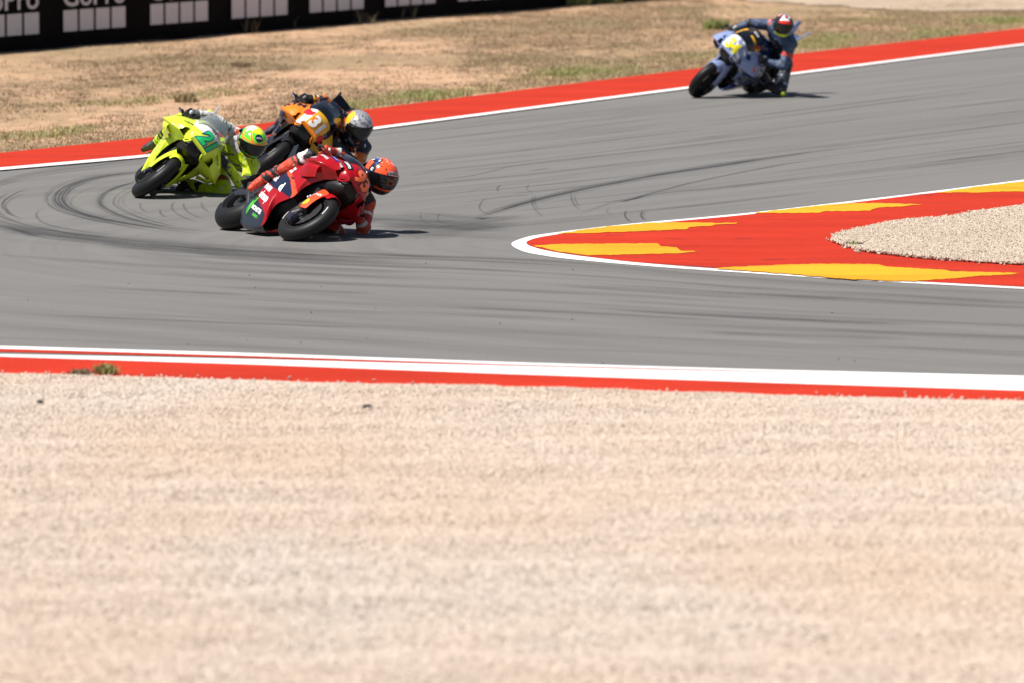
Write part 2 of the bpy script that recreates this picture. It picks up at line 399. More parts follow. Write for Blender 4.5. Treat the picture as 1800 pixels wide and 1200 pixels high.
    for k in range(80):      # long faint streaks up the far leg
        u = random.uniform(700, 1900); t = random.uniform(.05, .95); ln = random.uniform(200, 700); P = []
        for i in range(5):
            uu = u+ln*i/4-ln/2; top = np.interp(uu, [0, 655, 1210, 1800, 2400], [298, 227, 155, 79, 5]); bot = np.interp(uu, [500, 957, 1314, 1800, 2400], [440, 412, 375, 317, 245])
            P.append((uu, top+(bot-top)*t))
        marks.append((P, random.uniform(.7, 2.4), random.uniform(.08, .38)))
    for k in range(60):      # along the near leg
        u = random.uniform(200, 1900); t = random.uniform(.03, .97)**1.5; ln = random.uniform(300, 1200); P = []
        for i in range(5):
            uu = u+ln*i/4-ln/2
            top = np.interp(uu, [-200, 0, 300, 600, 957, 1314, 1800, 2400], [380, 402, 425, 442, 455, 484, 512, 540]); bot = np.interp(uu, [-200, 0, 900, 1800, 2400], [600, 606, 634, 658, 670])
            P.append((uu, top+(bot-top)*t))
        marks.append((P, random.uniform(1.0, 3.2), random.uniform(.08, .30)))
    for k, (mk, wd, st) in enumerate(marks): rib(catmull(px(mk), 14), .055*wd, .0022+k*2e-6, st)
    for k, P in enumerate([[(830, 166), (900, 163), (950, 161)], [(560, 236), (640, 243)], [(885, 312), (990, 309)], [(1370, 88), (1440, 86), (1500, 90)], [(300, 298), (500, 305), (700, 312), (760, 310)], [(1210, 120), (1130, 128)], [(560, 330), (760, 336), (980, 330)], [(900, 186), (1000, 184)], [(1450, 340), (1600, 352)], [(350, 228), (430, 226)], [(1500, 150), (1620, 140)], [(800, 240), (880, 236)]]):
        rib(catmull(px(c6(P)), 10), random.uniform(.03, .07), .0135+k*1e-5, random.uniform(.35, .7))
    me = bpy.data.meshes.new('skid_marks'); me.from_pydata([tuple(v) for v in V], [], F)
    # lift each overlapping ribbon a hair above the last
    uvl = me.uv_layers.new(name='UVMap')
    for l in me.loops: uvl.data[l.index].uv = UV[l.vertex_index]
    at = me.attributes.new('strength', 'FLOAT', 'POINT'); at.data.foreach_set('value', ST)
    me.materials.append(SKID); o = link('skid_marks', me); tag(o, 'dark curved rubber streaks left by tyres on the grey asphalt', 'skid marks', kind='stuff')
    off = 0
    return o
skid_ribbons()

# ---- gravel
def gravel_base_mat():
    m, nt, b = nmat('gravel_bed'); L = nt.links
    tc = nt.nodes.new('ShaderNodeTexCoord').outputs['Object']
    v = nt.nodes.new('ShaderNodeTexVoronoi'); v.inputs['Scale'].default_value = 34; L.new(tc, v.inputs['Vector'])
    a = noise(nt, tc, .7, 4)
    bw = nt.nodes.new('ShaderNodeRGBToBW'); L.new(v.outputs['Color'], bw.inputs[0])
    c = ramp(nt, bw.outputs[0], [(.1, (.34, .285, .235)), (.5, (.44, .375, .315)), (.9, (.51, .45, .39))])
    c = mix(nt, ramp(nt, a, [(.35, (0, 0, 0)), (.65, (.35, .35, .35))]), c, (.40, .33, .26))
    L.new(c, b.inputs['Base Color']); b.inputs['Roughness'].default_value = .9; b.inputs['Specular IOR Level'].default_value = .15
    bump(nt, b, v.outputs['Distance'], -.7, .02); return m
def stone_mat(cols, patch):
    m, nt, b = nmat('gravel_stone'); L = nt.links
    oi = nt.nodes.new('ShaderNodeObjectInfo'); ge = nt.nodes.new('ShaderNodeNewGeometry')
    c = ramp(nt, oi.outputs['Random'], cols)
    a = noise(nt, mapping(nt, ge.outputs['Position'], (.35, .20, .3)), 1, 4)
    c = mix(nt, ramp(nt, a, [(.36, (0, 0, 0)), (.66, (.75, .75, .75))]), c, patch)
    L.new(c, b.inputs['Base Color']); b.inputs['Roughness'].default_value = .85; b.inputs['Specular IOR Level'].default_value = .2
    return m
GBASE = gravel_base_mat()
STONE = stone_mat([(0, (.24, .20, .165)), (.07, (.45, .375, .315)), (.40, (.55, .470, .400)), (.75, (.585, .508, .438)), (.94, (.65, .585, .52)), (1, (.50, .39, .31))], (.55, .425, .325))
STONE2 = stone_mat([(0, (.14, .11, .085)), (.12, (.34, .27, .205)), (.45, (.47, .385, .305)), (.75, (.54, .455, .37)), (.92, (.66, .585, .51)), (1, (.38, .28, .20))], (.44, .355, .275))

def gn_scatter(name, pts, radius, mat, seed, subdiv=1, flat=(.55, .8)):
    me = bpy.data.meshes.new(name); me.from_pydata([tuple(p) for p in pts], [], [])
    o = link(name, me)
    ng = bpy.data.node_groups.new(name+'_nodes', 'GeometryNodeTree')
    ng.interface.new_socket('Geometry', in_out='INPUT', socket_type='NodeSocketGeometry')
    ng.interface.new_socket('Geometry', in_out='OUTPUT', socket_type='NodeSocketGeometry')
    nd = ng.nodes; L = ng.links
    gi = nd.new('NodeGroupInput'); go = nd.new('NodeGroupOutput')
    ico = nd.new('GeometryNodeMeshIcoSphere'); ico.inputs['Radius'].default_value = radius; ico.inputs['Subdivisions'].default_value = subdiv
    sp = nd.new('GeometryNodeSetPosition'); nz = nd.new('ShaderNodeTexNoise'); nz.inputs['Scale'].default_value = 1.1/radius
    pos = nd.new('GeometryNodeInputPosition'); L.new(pos.outputs[0], nz.inputs['Vector'])
    sub = nd.new('ShaderNodeVectorMath'); sub.operation = 'SUBTRACT'; sub.inputs[1].default_value = (.5, .5, .5); L.new(nz.outputs['Color'], sub.inputs[0])
    scl = nd.new('ShaderNodeVectorMath'); scl.operation = 'SCALE'; scl.inputs['Scale'].default_value = radius*1.1; L.new(sub.outputs[0], scl.inputs[0])
    L.new(ico.outputs[0], sp.inputs['Geometry']); L.new(scl.outputs[0], sp.inputs['Offset'])
    sm = nd.new('GeometryNodeSetMaterial'); sm.inputs['Material'].default_value = mat; L.new(sp.outputs[0], sm.inputs[0])
    iop = nd.new('GeometryNodeInstanceOnPoints'); L.new(gi.outputs[0], iop.inputs['Points']); L.new(sm.outputs[0], iop.inputs['Instance'])
    rr = nd.new('FunctionNodeRandomValue'); rr.data_type = 'FLOAT_VECTOR'; rr.inputs[0].default_value = (0, 0, 0); rr.inputs[1].default_value = (6.28, 6.28, 6.28); rr.inputs['Seed'].default_value = seed
    rs = nd.new('FunctionNodeRandomValue'); rs.data_type = 'FLOAT_VECTOR'; rs.inputs[0].default_value = (.55, .45, .4); rs.inputs[1].default_value = (1.35, 1.15, .9); rs.inputs['Seed'].default_value = seed+1
    L.new(rr.outputs[0], iop.inputs['Rotation']); L.new(rs.outputs[0], iop.inputs['Scale'])
    L.new(iop.outputs[0], go.inputs[0])
    md = o.modifiers.new('stones', 'NODES'); md.node_group = ng
    me.materials.append(mat)
    return o
n5g = [(p.x, p.y) for p in n5]
gb = [at_z(p, 0) for p in n5]
# near gravel trap: displaced bed, then loose stones where the camera can resolve them
def near_edge_y(x):
    a = np.array(n5g); return np.interp(x, a[:, 0], a[:, 1])
def gravel_z(x, y):
    d = np.clip((near_edge_y(x)-y)/.5, 0, 1)
    rake = .012*np.sin((y+.15*fbm(x, y, 3, 51))*2*np.pi/1.1)
    return .006+d*(.055+.05*(fbm(x, y, 1.4, 41)-.5)+.025*(fbm(x, y, .35, 45)-.5)+rake*.7)
def build_gravel():
    xs = np.linspace(-14, 18, 330); tt = np.linspace(0, 1, 260)
    X = np.repeat(xs[None], 260, 0); Y = near_edge_y(X)+.03-tt[:, None]*36; Z = gravel_z(X, Y)
    v = np.stack([X, Y, Z], -1).reshape(-1, 3); nx = 330; i = np.arange(259*329); k = (i//329)*nx+i % 329
    me = bpy.data.meshes.new('gravel_trap'); me.from_pydata(v.tolist(), [], np.stack([k, k+nx, k+nx+1, k+1], -1).tolist())
    me.polygons.foreach_set('use_smooth', [True]*len(me.polygons)); me.materials.append(GBASE)
    tag(link('gravel_trap', me), kind='structure')
    n = 420000
    y = RNG.uniform(24.0, 41.5, n*2); x = RNG.uniform(-6.5, 6.5, n*2)
    ok = (np.abs(x) < .092*y+1.2) & (y < near_edge_y(x)+.01+RNG.normal(0, .03, n*2)); x = x[ok]; y = y[ok]
    dens = RNG.random(len(x)) < .95
    x = x[dens]; y = y[dens]; z = gravel_z(x, y)+.001+RNG.random(len(x))*.005
    m_ = 260; xs_ = RNG.uniform(-6, 6, m_); ex = RNG.exponential(.06, m_); ys_ = near_edge_y(xs_)+ex
    ok = ex < .45; xs_ = xs_[ok]; ys_ = ys_[ok]; zs_ = .016+.018*np.clip(ex[ok]/.6, 0, 1)+.004
    x = np.concatenate([x, xs_]); y = np.concatenate([y, ys_]); z = np.concatenate([z, zs_])
    o = gn_scatter('loose_gravel', np.stack([x, y, z], -1), .0112, STONE, 3)
    tag(o, 'pale beige loose gravel filling the whole foreground below the red kerb', 'gravel', kind='stuff')
build_gravel()
IG = c6([(1140, 250), (1150, 240), (1172, 227), (1250, 206), (1330, 190), (1430, 180), (1520, 172), (1590, 161), (1650, 151), (1800, 131)])
IG2 = c6([(1800, 330), (1600, 318), (1480, 310), (1380, 300), (1300, 291), (1230, 280), (1180, 264)])
igp = px(IG); igq = px(IG2)
igp = igp+[igp[-1]+(igp[-1]-igp[-2]).normalized()*10]; igq = [igq[0]+(igq[0]-igq[1]).normalized()*12]+igq
igpoly = igp+igq
tag(polygon('gravel_island', igpoly, GBASE, .018), kind='structure')
def in_poly(x, y, P):
    c = np.zeros(len(x), bool); j = len(P)-1
    for i in range(len(P)):
        xi, yi, xj, yj = P[i].x, P[i].y, P[j].x, P[j].y
        c ^= ((yi > y) != (yj > y)) & (x < (xj-xi)*(y-yi)/(yj-yi+1e-12)+xi); j = i
    return c
def island_stones():
    x = RNG.uniform(2.5, 7.6, 230000); y = RNG.uniform(44, 57, 230000)
    ok = in_poly(x+RNG.normal(0, .02, len(x)), y+RNG.normal(0, .05, len(x)), igpoly); x = x[ok]; y = y[ok]
    z = .020+.022*fbm(x, y, .5, 77)
    P_ = [p for p in igpoly]; ex_, ey_ = [], []
    for i in range(len(P_)-1):
        for k in range(9):
            q = P_[i].lerp(P_[i+1], random.random()); ex_.append(q.x+random.gauss(0, .05)); ey_.append(q.y+random.gauss(0, .08))
    x = np.concatenate([x, ex_]); y = np.concatenate([y, ey_]); z = np.concatenate([z, np.full(len(ex_), .020)])
    o = gn_scatter('island_gravel', np.stack([x, y, z], -1), .0145, STONE2, 9)
    tag(o, 'beige gravel patch inside the red kerb at the right edge', 'gravel', kind='stuff')
island_stones()
def marbles():
    P = []
    for k in range(22):
        u = random.uniform(-50, 1850); t = random.random()**.8
        top = np.interp(u, [0, 300, 600, 957, 1314, 1800], [402, 425, 442, 455, 484, 512]); bot = np.interp(u, [0, 900, 1800], [606, 634, 658])
        g_ = ground(u, top+(bot-top)*t); P.append((g_.x, g_.y, .004))
    m, nt, b = nmat('rubber_crumb'); n = noise(nt, None, 30); nt.links.new(mix(nt, n, (.02, .02, .02), (.06, .055, .05)), b.inputs['Base Color']); b.inputs['Roughness'].default_value = .9
    tag(gn_scatter('rubber_crumbs', P, .0065, m, 33), 'tiny dark crumbs of rubber scattered on the near lane of asphalt', 'rubber crumbs', kind='stuff')
marbles()

# ---- dry grass on the verge: one mass of blades
def grass_mat():
    m, nt, b = nmat('dry_grass'); L = nt.links
    at = nt.nodes.new('ShaderNodeAttribute'); at.attribute_name = 'tint'
    c = ramp(nt, at.outputs['Fac'], [(0, (.16, .11, .07)), (.35, (.30, .22, .14)), (.55, (.39, .32, .185)), (.75, (.33, .33, .14)), (1, (.23, .27, .085))])
    L.new(c, b.inputs['Base Color']); b.inputs['Roughness'].default_value = .7; b.inputs['Specular IOR Level'].default_value = .2
    return m
GRASS = grass_mat()
def blades(name, px_, py_, pz_, hgt, tint, nb, label, cat, kind='stuff', spread=.05, wid=.004):
    n = len(px_); m_ = n*nb
    bx = np.repeat(px_, nb)+RNG.normal(0, spread, m_); by = np.repeat(py_, nb)+RNG.normal(0, spread, m_); bz = np.repeat(pz_, nb)-.01
    h = np.repeat(hgt, nb)*RNG.uniform(.5, 1.15, m_); a = RNG.uniform(0, 2*np.pi, m_); le = RNG.uniform(.1, .75, m_)*h
    wv = wid*RNG.uniform(.7, 1.6, m_)
    dx = np.cos(a)*le; dy = np.sin(a)*le; b = RNG.uniform(0, np.pi, m_); wx = np.cos(b)*wv; wy = np.sin(b)*wv
    v = np.empty((m_, 5, 3)); 
    v[:, 0] = np.stack([bx-wx, by-wy, bz], -1); v[:, 1] = np.stack([bx+wx, by+wy, bz], -1)
    v[:, 2] = np.stack([bx+dx*.4-wx*.7, by+dy*.4-wy*.7, bz+h*.6], -1); v[:, 3] = np.stack([bx+dx*.4+wx*.7, by+dy*.4+wy*.7, bz+h*.6], -1)
    v[:, 4] = np.stack([bx+dx, by+dy, bz+h*.95], -1)
    k = np.arange(m_)*5
    q = np.stack([k, k+1, k+3, k+2], -1).tolist()+np.stack([k+2, k+3, k+4], -1).tolist()
    me = bpy.data.meshes.new(name); me.from_pydata(v.reshape(-1, 3).tolist(), [], q)
    at = me.attributes.new('tint', 'FLOAT', 'POINT'); t = np.clip(np.repeat(np.repeat(tint, nb)+RNG.normal(0, .08, m_), 5), 0, 1)
    at.data.foreach_set('value', t.astype(np.float32)); me.materials.append(GRASS)
    o = link(name, me)
    if label: tag(o, label, cat, kind=kind)
    return o
def build_grass():
    n = 330000
    x = RNG.uniform(-16, 20, n); dd = RNG.uniform(0, 1, n)**1.1*64; y = far_top_y(x)+dd+.05
    ok = (np.abs(x) < .092*y+2); x = x[ok]; y = y[ok]; dd = dd[ok]
    patch = fbm(x, y*.30, 2.4, 91); fine = fbm(x, y*.5, .8, 93)
    dense = np.clip((patch-.47)*5, 0, 1)*.55+np.clip((fine-.55)*5, 0, 1)*.35; green = np.zeros(len(x))
    # bands of growth: centre and half size on the ground, density, greenness
    for (u0, v0, u1, v1, de, gr) in ((-80, 256, 185, 224, 1.0, .72), (70, 198, 520, 152, .75, .5), (-80, 135, 330, 96, .55, .12), (330, 100, 900, 40, .75, .12), (560, 202, 950, 142, 1.0, .72), (880, 156, 1260, 95, .95, .62),
                                     (900, 70, 1300, 8, .5, .25), (1360, 98, 1900, 20, 1.1, .72), (1390, 80, 1900, 30, 1.0, .62), (0, 238, 560, 200, .35, .05), (600, 150, 1000, 118, .55, .2), (1380, 40, 1800, 22, .8, .3)):
        a_ = ground(u0, v0); b_ = ground(u1, v1); cx = (a_.x+b_.x)/2; hx = abs(b_.x-a_.x)/2
        # the band runs parallel to the kerb between its two corners
        t = np.clip((x-a_.x)/(b_.x-a_.x), -.3, 1.3); yc0 = a_.y; yc1 = b_.y
        um = (u0+u1)/2; kerb0 = float(far_top_y(a_.x)); kerb1 = float(far_top_y(b_.x))
        d0 = max(.1, (a_.y-kerb0)); d1 = max(.3, (b_.y-kerb1)); dc = (d0+d1)/2; hd = max(1.2, abs(d1-d0)/2+1.0)
        wgt = np.exp(-np.abs((x-cx)/hx)**4-np.abs((dd-dc)/hd)**3)
        dense += de*wgt*np.clip((patch-.30)*4, .15, 1); green = np.maximum(green, gr*wgt)
    keep = RNG.random(len(x)) < np.clip(dense*1.5, .05, 1)*.9; x = x[keep]; y = y[keep]; green = green[keep]
    green = green*np.clip((fbm(x, y*.4, 1.2, 95)-.25)*3.0, .3, 1.25)
    tint = np.clip(.36+.62*green+RNG.normal(0, .07, len(x)), .05, 1)
    h = .022+.034*RNG.random(len(x))+.060*green
    blades('dry_grass', x, y, earth_z(x, y), h, tint, 6, 'sparse dry straw and green grass on the bare earth behind the track', 'grass', spread=.05, wid=.0045)
build_grass()
def clods():
    n = 9000; x = RNG.uniform(-16, 20, n); dd = RNG.uniform(0, 60, n)**1.0; y = far_top_y(x)+dd
    ok = np.abs(x) < .092*y+2; x = x[ok]; y = y[ok]
    m, nt, b = nmat('earth_clod'); oi = nt.nodes.new('ShaderNodeObjectInfo')
    nt.links.new(ramp(nt, oi.outputs['Random'], [(0, (.28, .19, .12)), (.5, (.46, .31, .20)), (1, (.56, .42, .30))]), b.inputs['Base Color']); b.inputs['Roughness'].default_value = .95
    o = gn_scatter('earth_clods', np.stack([x, y, earth_z(x, y)], -1), .020, m, 21)
    tag(o, 'scattered clods and stones on the bare orange earth', 'clods', kind='stuff')
clods()
def weed(u, v, z, n, h, tint, label, name='weed', cat='weed', spread=.06, wid=.004, group=None):
    p = ground(u, v, 0); k = np.zeros(n)
    rr_ = np.sqrt(np.linspace(0, 1, n))*spread*1.3; aa_ = np.arange(n)*2.4
    o = blades(name, rr_*np.cos(aa_), rr_*np.sin(aa_), k, np.full(n, h)*RNG.uniform(.6, 1.2, n), np.clip(RNG.normal(tint, .08, n), 0, 1), 6, None, None, spread=.02, wid=wid)
    o.location = (p.x, p.y, z); tag(o, label, cat, group)
weed(187, 660, .03, 70, .07, .88, 'green weed growing at the edge of the near red kerb', spread=.045)
weed(142, 662, .03, 90, .04, .25, 'dry brown weed beside the green one on the near kerb', spread=.04)
weed(1500, 437, .04, 14, .04, .9, 'small green weed at the tip of the kerbed gravel patch', spread=.04)
weed(432, 60, .05, 6, .30, .38, 'leftmost tall dry stalks against the black barrier', name='dry_stalks', cat='plant', wid=.0035, spread=.16, group='dry stalks along the foot of the barrier')
weed(500, 52, .05, 6, .30, .35, 'middle tall dry stalks against the black barrier', name='dry_stalks', cat='plant', wid=.0035, spread=.16, group='dry stalks along the foot of the barrier')
weed(632, 44, .05, 6, .30, .42, 'third clump of tall dry stalks against the barrier', name='dry_stalks', cat='plant', wid=.0035, spread=.22, group='dry stalks along the foot of the barrier')
weed(705, 36, .05, 6, .30, .42, 'rightmost tall dry stalks against the black barrier', name='dry_stalks', cat='plant', wid=.0035, spread=.2, group='dry stalks along the foot of the barrier')
weed(1010, 12, .05, 120, .34, .95, 'dark green bush at the foot of the far end of the barrier', name='bush', cat='bush', spread=.22, wid=.012)
weed(1062, 8, .05, 120, .30, .92, 'second green bush just right of the barrier bush', name='bush', cat='bush', spread=.25, wid=.012)
weed(328, 186, .05, 90, .13, .52, 'pale straw tussock on the bare earth behind the yellow motorcycle', name='tussock', cat='grass tuft', spread=.10, wid=.007)
weed(1258, 56, .05, 90, .18, .93, 'green tussock beside the far rider outstretched hand', name='tussock', cat='grass tuft', spread=.16, wid=.010)
weed(425, 122, .05, 200, .06, .30, 'low brown tussock in the middle of the bare earth', name='tussock', cat='grass tuft', spread=.10, wid=.007)
def debris(u, v, sx, sy, label):
    p = ground(u, v, 0); bm = bmesh.new(); bmesh.ops.create_icosphere(bm, subdivisions=2, radius=1)
    for q in bm.verts: q.co *= random.uniform(.8, 1.15); q.co = Vector((q.co.x*sx, q.co.y*sx*.8, q.co.z*sy))
    me = bpy.data.meshes.new('stone'); bm.to_mesh(me); bm.free(); me.materials.append(paint((.035, .03, .028), .8, 0, name='dark_stone'))
    o = link('stone', me); o.location = (p.x, p.y, float(gravel_z(np.array(p.x), np.array(p.y)))+sy*.8+.01); tag(o, label, 'stone', 'dark lumps lying in the foreground gravel')
debris(71, 731, .022, .014, 'black lump in the gravel near the left edge'); debris(645, 736, .034, .009, 'flat dark lump in the gravel below the red motorcycle')
debris(1512, 437, .035, .02, 'dark lump at the tip of the kerbed gravel patch')
# pale service path at the top right
PATH_M = paint_ground((.43, .335, .25), 'pale_path', (.35, .28, .2), .4)
pp = px([(1200, -8), (1290, 3), (1400, 10), (1560, 21), (1700, 22), (1900, 18), (2100, 0), (1800, -30), (1300, -30)])
def path_sheet():
    xs = np.linspace(2.5, 22, 200); ys = np.linspace(105, 150, 160); X, Y = np.meshgrid(xs, ys)
    wob = .5*(fbm(X, Y, 1.3, 71)-.5); ok = in_poly((X+wob).ravel(), (Y+wob*3).ravel(), pp).reshape(X.shape)
    v = np.stack([X, Y, earth_z(X, Y)+.02], -1).reshape(-1, 3); i = np.arange(159*199); k = (i//199)*200+i % 199
    F = np.stack([k, k+1, k+201, k+200], -1); F = F[ok.ravel()[F].all(1)]
    me = bpy.data.meshes.new('service_path'); me.from_pydata(v.tolist(), [], F.tolist()); me.materials.append(PATH_M); tag(link('service_path', me), kind='structure')
path_sheet()

# ---- advertising barrier
def barrier():
    A = ground(-330, 127); P0 = ground(0, 95); P1 = ground(1125, 2)
    d = (P1-P0).normalized(); A = P0-d*14; L_ = 14+(P1-P0).length+22
    nrm = Vector((d.y, -d.x, 0))                      # faces the track
    root = bpy.data.objects.new('barrier', None); COL.objects.link(root); root.location = A
    root.rotation_euler = (0, 0, math.atan2(d.y, d.x))
    tag(root, 'long black advertising barrier with repeated white camera-brand lettering and squares', 'barrier')
    # cover: slightly slack fabric, built as a grid over a foam block 0.6 m deep
    m, nt, b = nmat('black_banner'); tc = nt.nodes.new('ShaderNodeTexCoord').outputs['Object']
    n = noise(nt, tc, 3, 5); nt.links.new(mix(nt, n, (.004, .0035, .004), (.008, .007, .008)), b.inputs['Base Color']); b.inputs['Roughness'].default_value = .8; b.inputs['Specular IOR Level'].default_value = .04
    bump(nt, b, noise(nt, mapping(nt, tc, (1.2, 1, 3)), 1.5, 4), .6, .05)
    nx = int(L_/.25); zs = [-.02, .1, .3, .5, .7, .9, 1.1, 1.2]
    V = []; F = []
    prof = [(0.0, z) for z in zs]+[(.12, 1.25), (.55, 1.25), (.6, -.02)]
    for i in range(nx+1):
        x = L_*i/nx
        for j, (y, z) in enumerate(prof):
            yy = y+(.012*math.sin(x*2.1+z*3)+.010*math.sin(x*5.3) if 0 < j < 7 else 0)
            V.append((x, yy, z))
    k = len(prof)
    for i in range(nx):
        for j in range(k-1): F.append((i*k+j, (i+1)*k+j, (i+1)*k+j+1, i*k+j+1))
    F.append(tuple(range(k))[::-1]); F.append(tuple(nx*k+j for j in range(k)))
    mesh_from('banner_cover', V, F, m, root, smooth=False)
    inv = Matrix.Rotation(-math.atan2(d.y, d.x), 4, 'Z')
    def along(u):       # distance along the wall for a column of the photograph
        dx = (u-900)/F_PX/math.cos(PITCH)*1.0
        # ray in plan: (dx_plan, 1); solve A + d*s
        o_ = Vector((0, 0)); r = Vector(((u-900), F_PX*math.cos(PITCH)+(560)*math.sin(PITCH)))
        den = d.x*r.y-d.y*r.x
        return (-(A.x)*r.y+A.y*r.x)/den
    lm = paint((.60, .60, .66), .6, 0, name='banner_white')
    spans = [(-384, -255), (-215, -94), (-52, 66), (109, 218), (262, 363), (405, 503), (542, 637), (675, 763), (803, 887), (926, 1006), (1043, 1120)]
    for a, b_ in spans:
        s0 = along(a); s1 = along(b_); W = s1-s0
        V = []; F = []; g = W*.035; sw = (W-3*g)/4
        for q in range(4):
            x0 = s0+q*(sw+g); x1 = x0+sw; n0_ = len(V)
            V += [(x0, -.026, .265), (x1, -.026, .265), (x1, -.026, .60), (x0, -.026, .60)]; F.append((n0_, n0_+1, n0_+2, n0_+3))
        me = text_mesh('GoPro', 1.0, 0.012)
        co = np.array([v.co[:] for v in me.vertices]); mn = co.min(0); mx = co.max(0)
        n0_ = len(V)
        for c in co: V.append((s0+(c[0]-mn[0])/(mx[0]-mn[0])*W, -.026, .655+(c[1]-mn[1])/(mx[1]-mn[1])*.34))
        for p in me.polygons: F.append(tuple(n0_+i for i in p.vertices))
        mesh_from('sponsor_logo', V, F, lm, root)

_txt = {}
def text_mesh(s, size=1.0, bold=0.0, shear=0.0):
    key = (s, size, bold, shear)
    if key in _txt: return _txt[key]
    cu = bpy.data.curves.new('lettering_curve', 'FONT'); cu.body = s; cu.size = size; cu.offset = bold; cu.shear = shear
    cu.align_x = 'CENTER'; cu.align_y = 'CENTER'; cu.resolution_u = 4
    o = bpy.data.objects.new('lettering_curve', cu); COL.objects.link(o)
    dg = bpy.context.evaluated_depsgraph_get(); me = bpy.data.meshes.new_from_object(o.evaluated_get(dg))
    COL.objects.unlink(o); bpy.data.objects.remove(o)
    _txt[key] = me; return me
barrier()

# ================================================================== MOTORCYCLES
def cr(P, t):
    """Catmull-Rom along the first axis of P (n,...) at t in [0,n-1]"""
    n = len(P); i = np.clip(np.floor(t).astype(int), 0, n-2); f = (t-i).reshape(-1, *([1]*(P.ndim-1)))
    g = lambda k: np.where((k < 0).reshape(f.shape), 2*P[0]-P[1], np.where((k > n-1).reshape(f.shape), 2*P[-1]-P[-2], P[np.clip(k, 0, n-1)]))
    p0, p1, p2, p3 = g(i-1), g(i), g(i+1), g(i+2)
    return .5*((2*p1)+(p2-p0)*f+(2*p0-5*p1+4*p2-p3)*f**2+(3*p1-p0-3*p2+p3)*f**3)
def grid(ctrl, nu=60, nv=50):
    C = np.array(ctrl, float)                      # (stations, rows, 3)
    A = cr(C, np.linspace(0, C.shape[0]-1, nu)); B = cr(A.transpose(1, 0, 2), np.linspace(0, C.shape[1]-1, nv)).transpose(1, 0, 2)
    k = np.arange((nu-1)*(nv-1)); k = (k//(nv-1))*nv+k % (nv-1)
    F = np.stack([k, k+1, k+nv+1, k+nv], -1)
    return B.reshape(-1, 3), F
class MB:
    def __init__(s): s.V = []; s.F = []; s.M = []
    def add(s, V, F, m=0):
        b = len(s.V); s.V += [tuple(v) for v in V]; s.F += [tuple(int(i)+b for i in f) for f in F]; s.M += ([m]*len(F) if isinstance(m, int) else list(m)); return s
    def shell(s, V, F, th, m=0, flip=False, inner=None):
        """a surface given thickness by pushing a copy inwards"""
        V = np.array(V); F = np.array(F)
        fn = np.cross(V[F[:, 1]]-V[F[:, 0]], V[F[:, 2]]-V[F[:, 0]]); vn = np.zeros_like(V)
        for c in range(F.shape[1]): np.add.at(vn, F[:, c], fn)
        vn /= np.linalg.norm(vn, axis=1, keepdims=True)+1e-12
        if flip: F = F[:, ::-1]; vn = -vn
        s.add(V, F, m); s.add(V-vn*th, F[:, ::-1], m if inner is None else inner)
        E = {}
        for f in F:
            for a, b in zip(f, np.roll(f, -1)): E[(int(a), int(b))] = 1
        b0 = len(s.V)-2*len(V); n = len(V)
        mm = m if isinstance(m, int) else m[0]
        for (a, b) in list(E):
            if (b, a) not in E: s.F.append((b0+b, b0+a, b0+a+n, b0+b+n)); s.M.append(mm)
        return s
    def tube(s, pts, rad, n=10, m=0, cap=True):
        pts = [Vector(p) for p in pts]; rad = rad if isinstance(rad, (list, tuple)) else [rad]*len(pts)
        V = []; ref = None
        for i, p in enumerate(pts):
            t = (pts[min(i+1, len(pts)-1)]-pts[max(i-1, 0)]).normalized()
            if ref is None: ref = t.orthogonal().normalized()
            ref = (ref-t*ref.dot(t)).normalized(); q = t.cross(ref)
            for k in range(n):
                a = 2*math.pi*k/n; V.append(p+(ref*math.cos(a)+q*math.sin(a))*rad[i])
        F = [(i*n+k, i*n+(k+1) % n, (i+1)*n+(k+1) % n, (i+1)*n+k) for i in range(len(pts)-1) for k in range(n)]
        if cap: F += [tuple(range(n))[::-1], tuple((len(pts)-1)*n+k for k in range(n))]
        return s.add(V, F, m)
    def revolve(s, prof, c, n=64, m=0, closed=True):
        """profile (r, y) round the y axis through c"""
        V = []; k = len(prof)
        for i in range(n):
            a = 2*math.pi*i/n
            for r, y in prof: V.append((c[0]+r*math.cos(a), c[1]+y, c[2]+r*math.sin(a)))
        F = [(i*k+j, i*k+(j+1) % k, ((i+1) % n)*k+(j+1) % k, ((i+1) % n)*k+j) for i in range(n) for j in range(k if closed else k-1)]
        return s.add(V, F, m)
    def loft(s, st, n=28, sub=6, m=0):
        """stations (x, y, z, half width, up, down, exponent)"""
        S = cr(np.array(st, float), np.linspace(0, len(st)-1, (len(st)-1)*sub+1)); V = []
        for x, y, z, w_, u, d, e in S:
            for k in range(n):
                a = 2*math.pi*k/n; c_, s_ = math.cos(a), math.sin(a)
                V.append((x, y+max(w_, .002)*math.copysign(abs(c_)**(2/e), c_), z+(max(u, .002) if s_ > 0 else max(d, .002))*math.copysign(abs(s_)**(2/e), s_)))
        q = len(S); F = [(i*n+k, i*n+(k+1) % n, (i+1)*n+(k+1) % n, (i+1)*n+k) for i in range(q-1) for k in range(n)]
        F += [tuple(range(n))[::-1], tuple((q-1)*n+k for k in range(n))]
        return s.add(V, F, m)
    def box(s, c, d, rot=None, m=0, bev=0.0):
        bm = bmesh.new(); bmesh.ops.create_cube(bm, size=1)
        for v in bm.verts: v.co = Vector((v.co.x*d[0], v.co.y*d[1], v.co.z*d[2]))
        if bev: bmesh.ops.bevel(bm, geom=list(bm.edges), offset=bev, segments=2, affect='EDGES')
        M_ = Euler(rot).to_matrix() if rot else Matrix.Identity(3)
        bm.verts.index_update()
        V = [M_@v.co+Vector(c) for v in bm.verts]; F = [[v.index for v in f.verts] for f in bm.faces]; bm.free()
        return s.add(V, F, m)
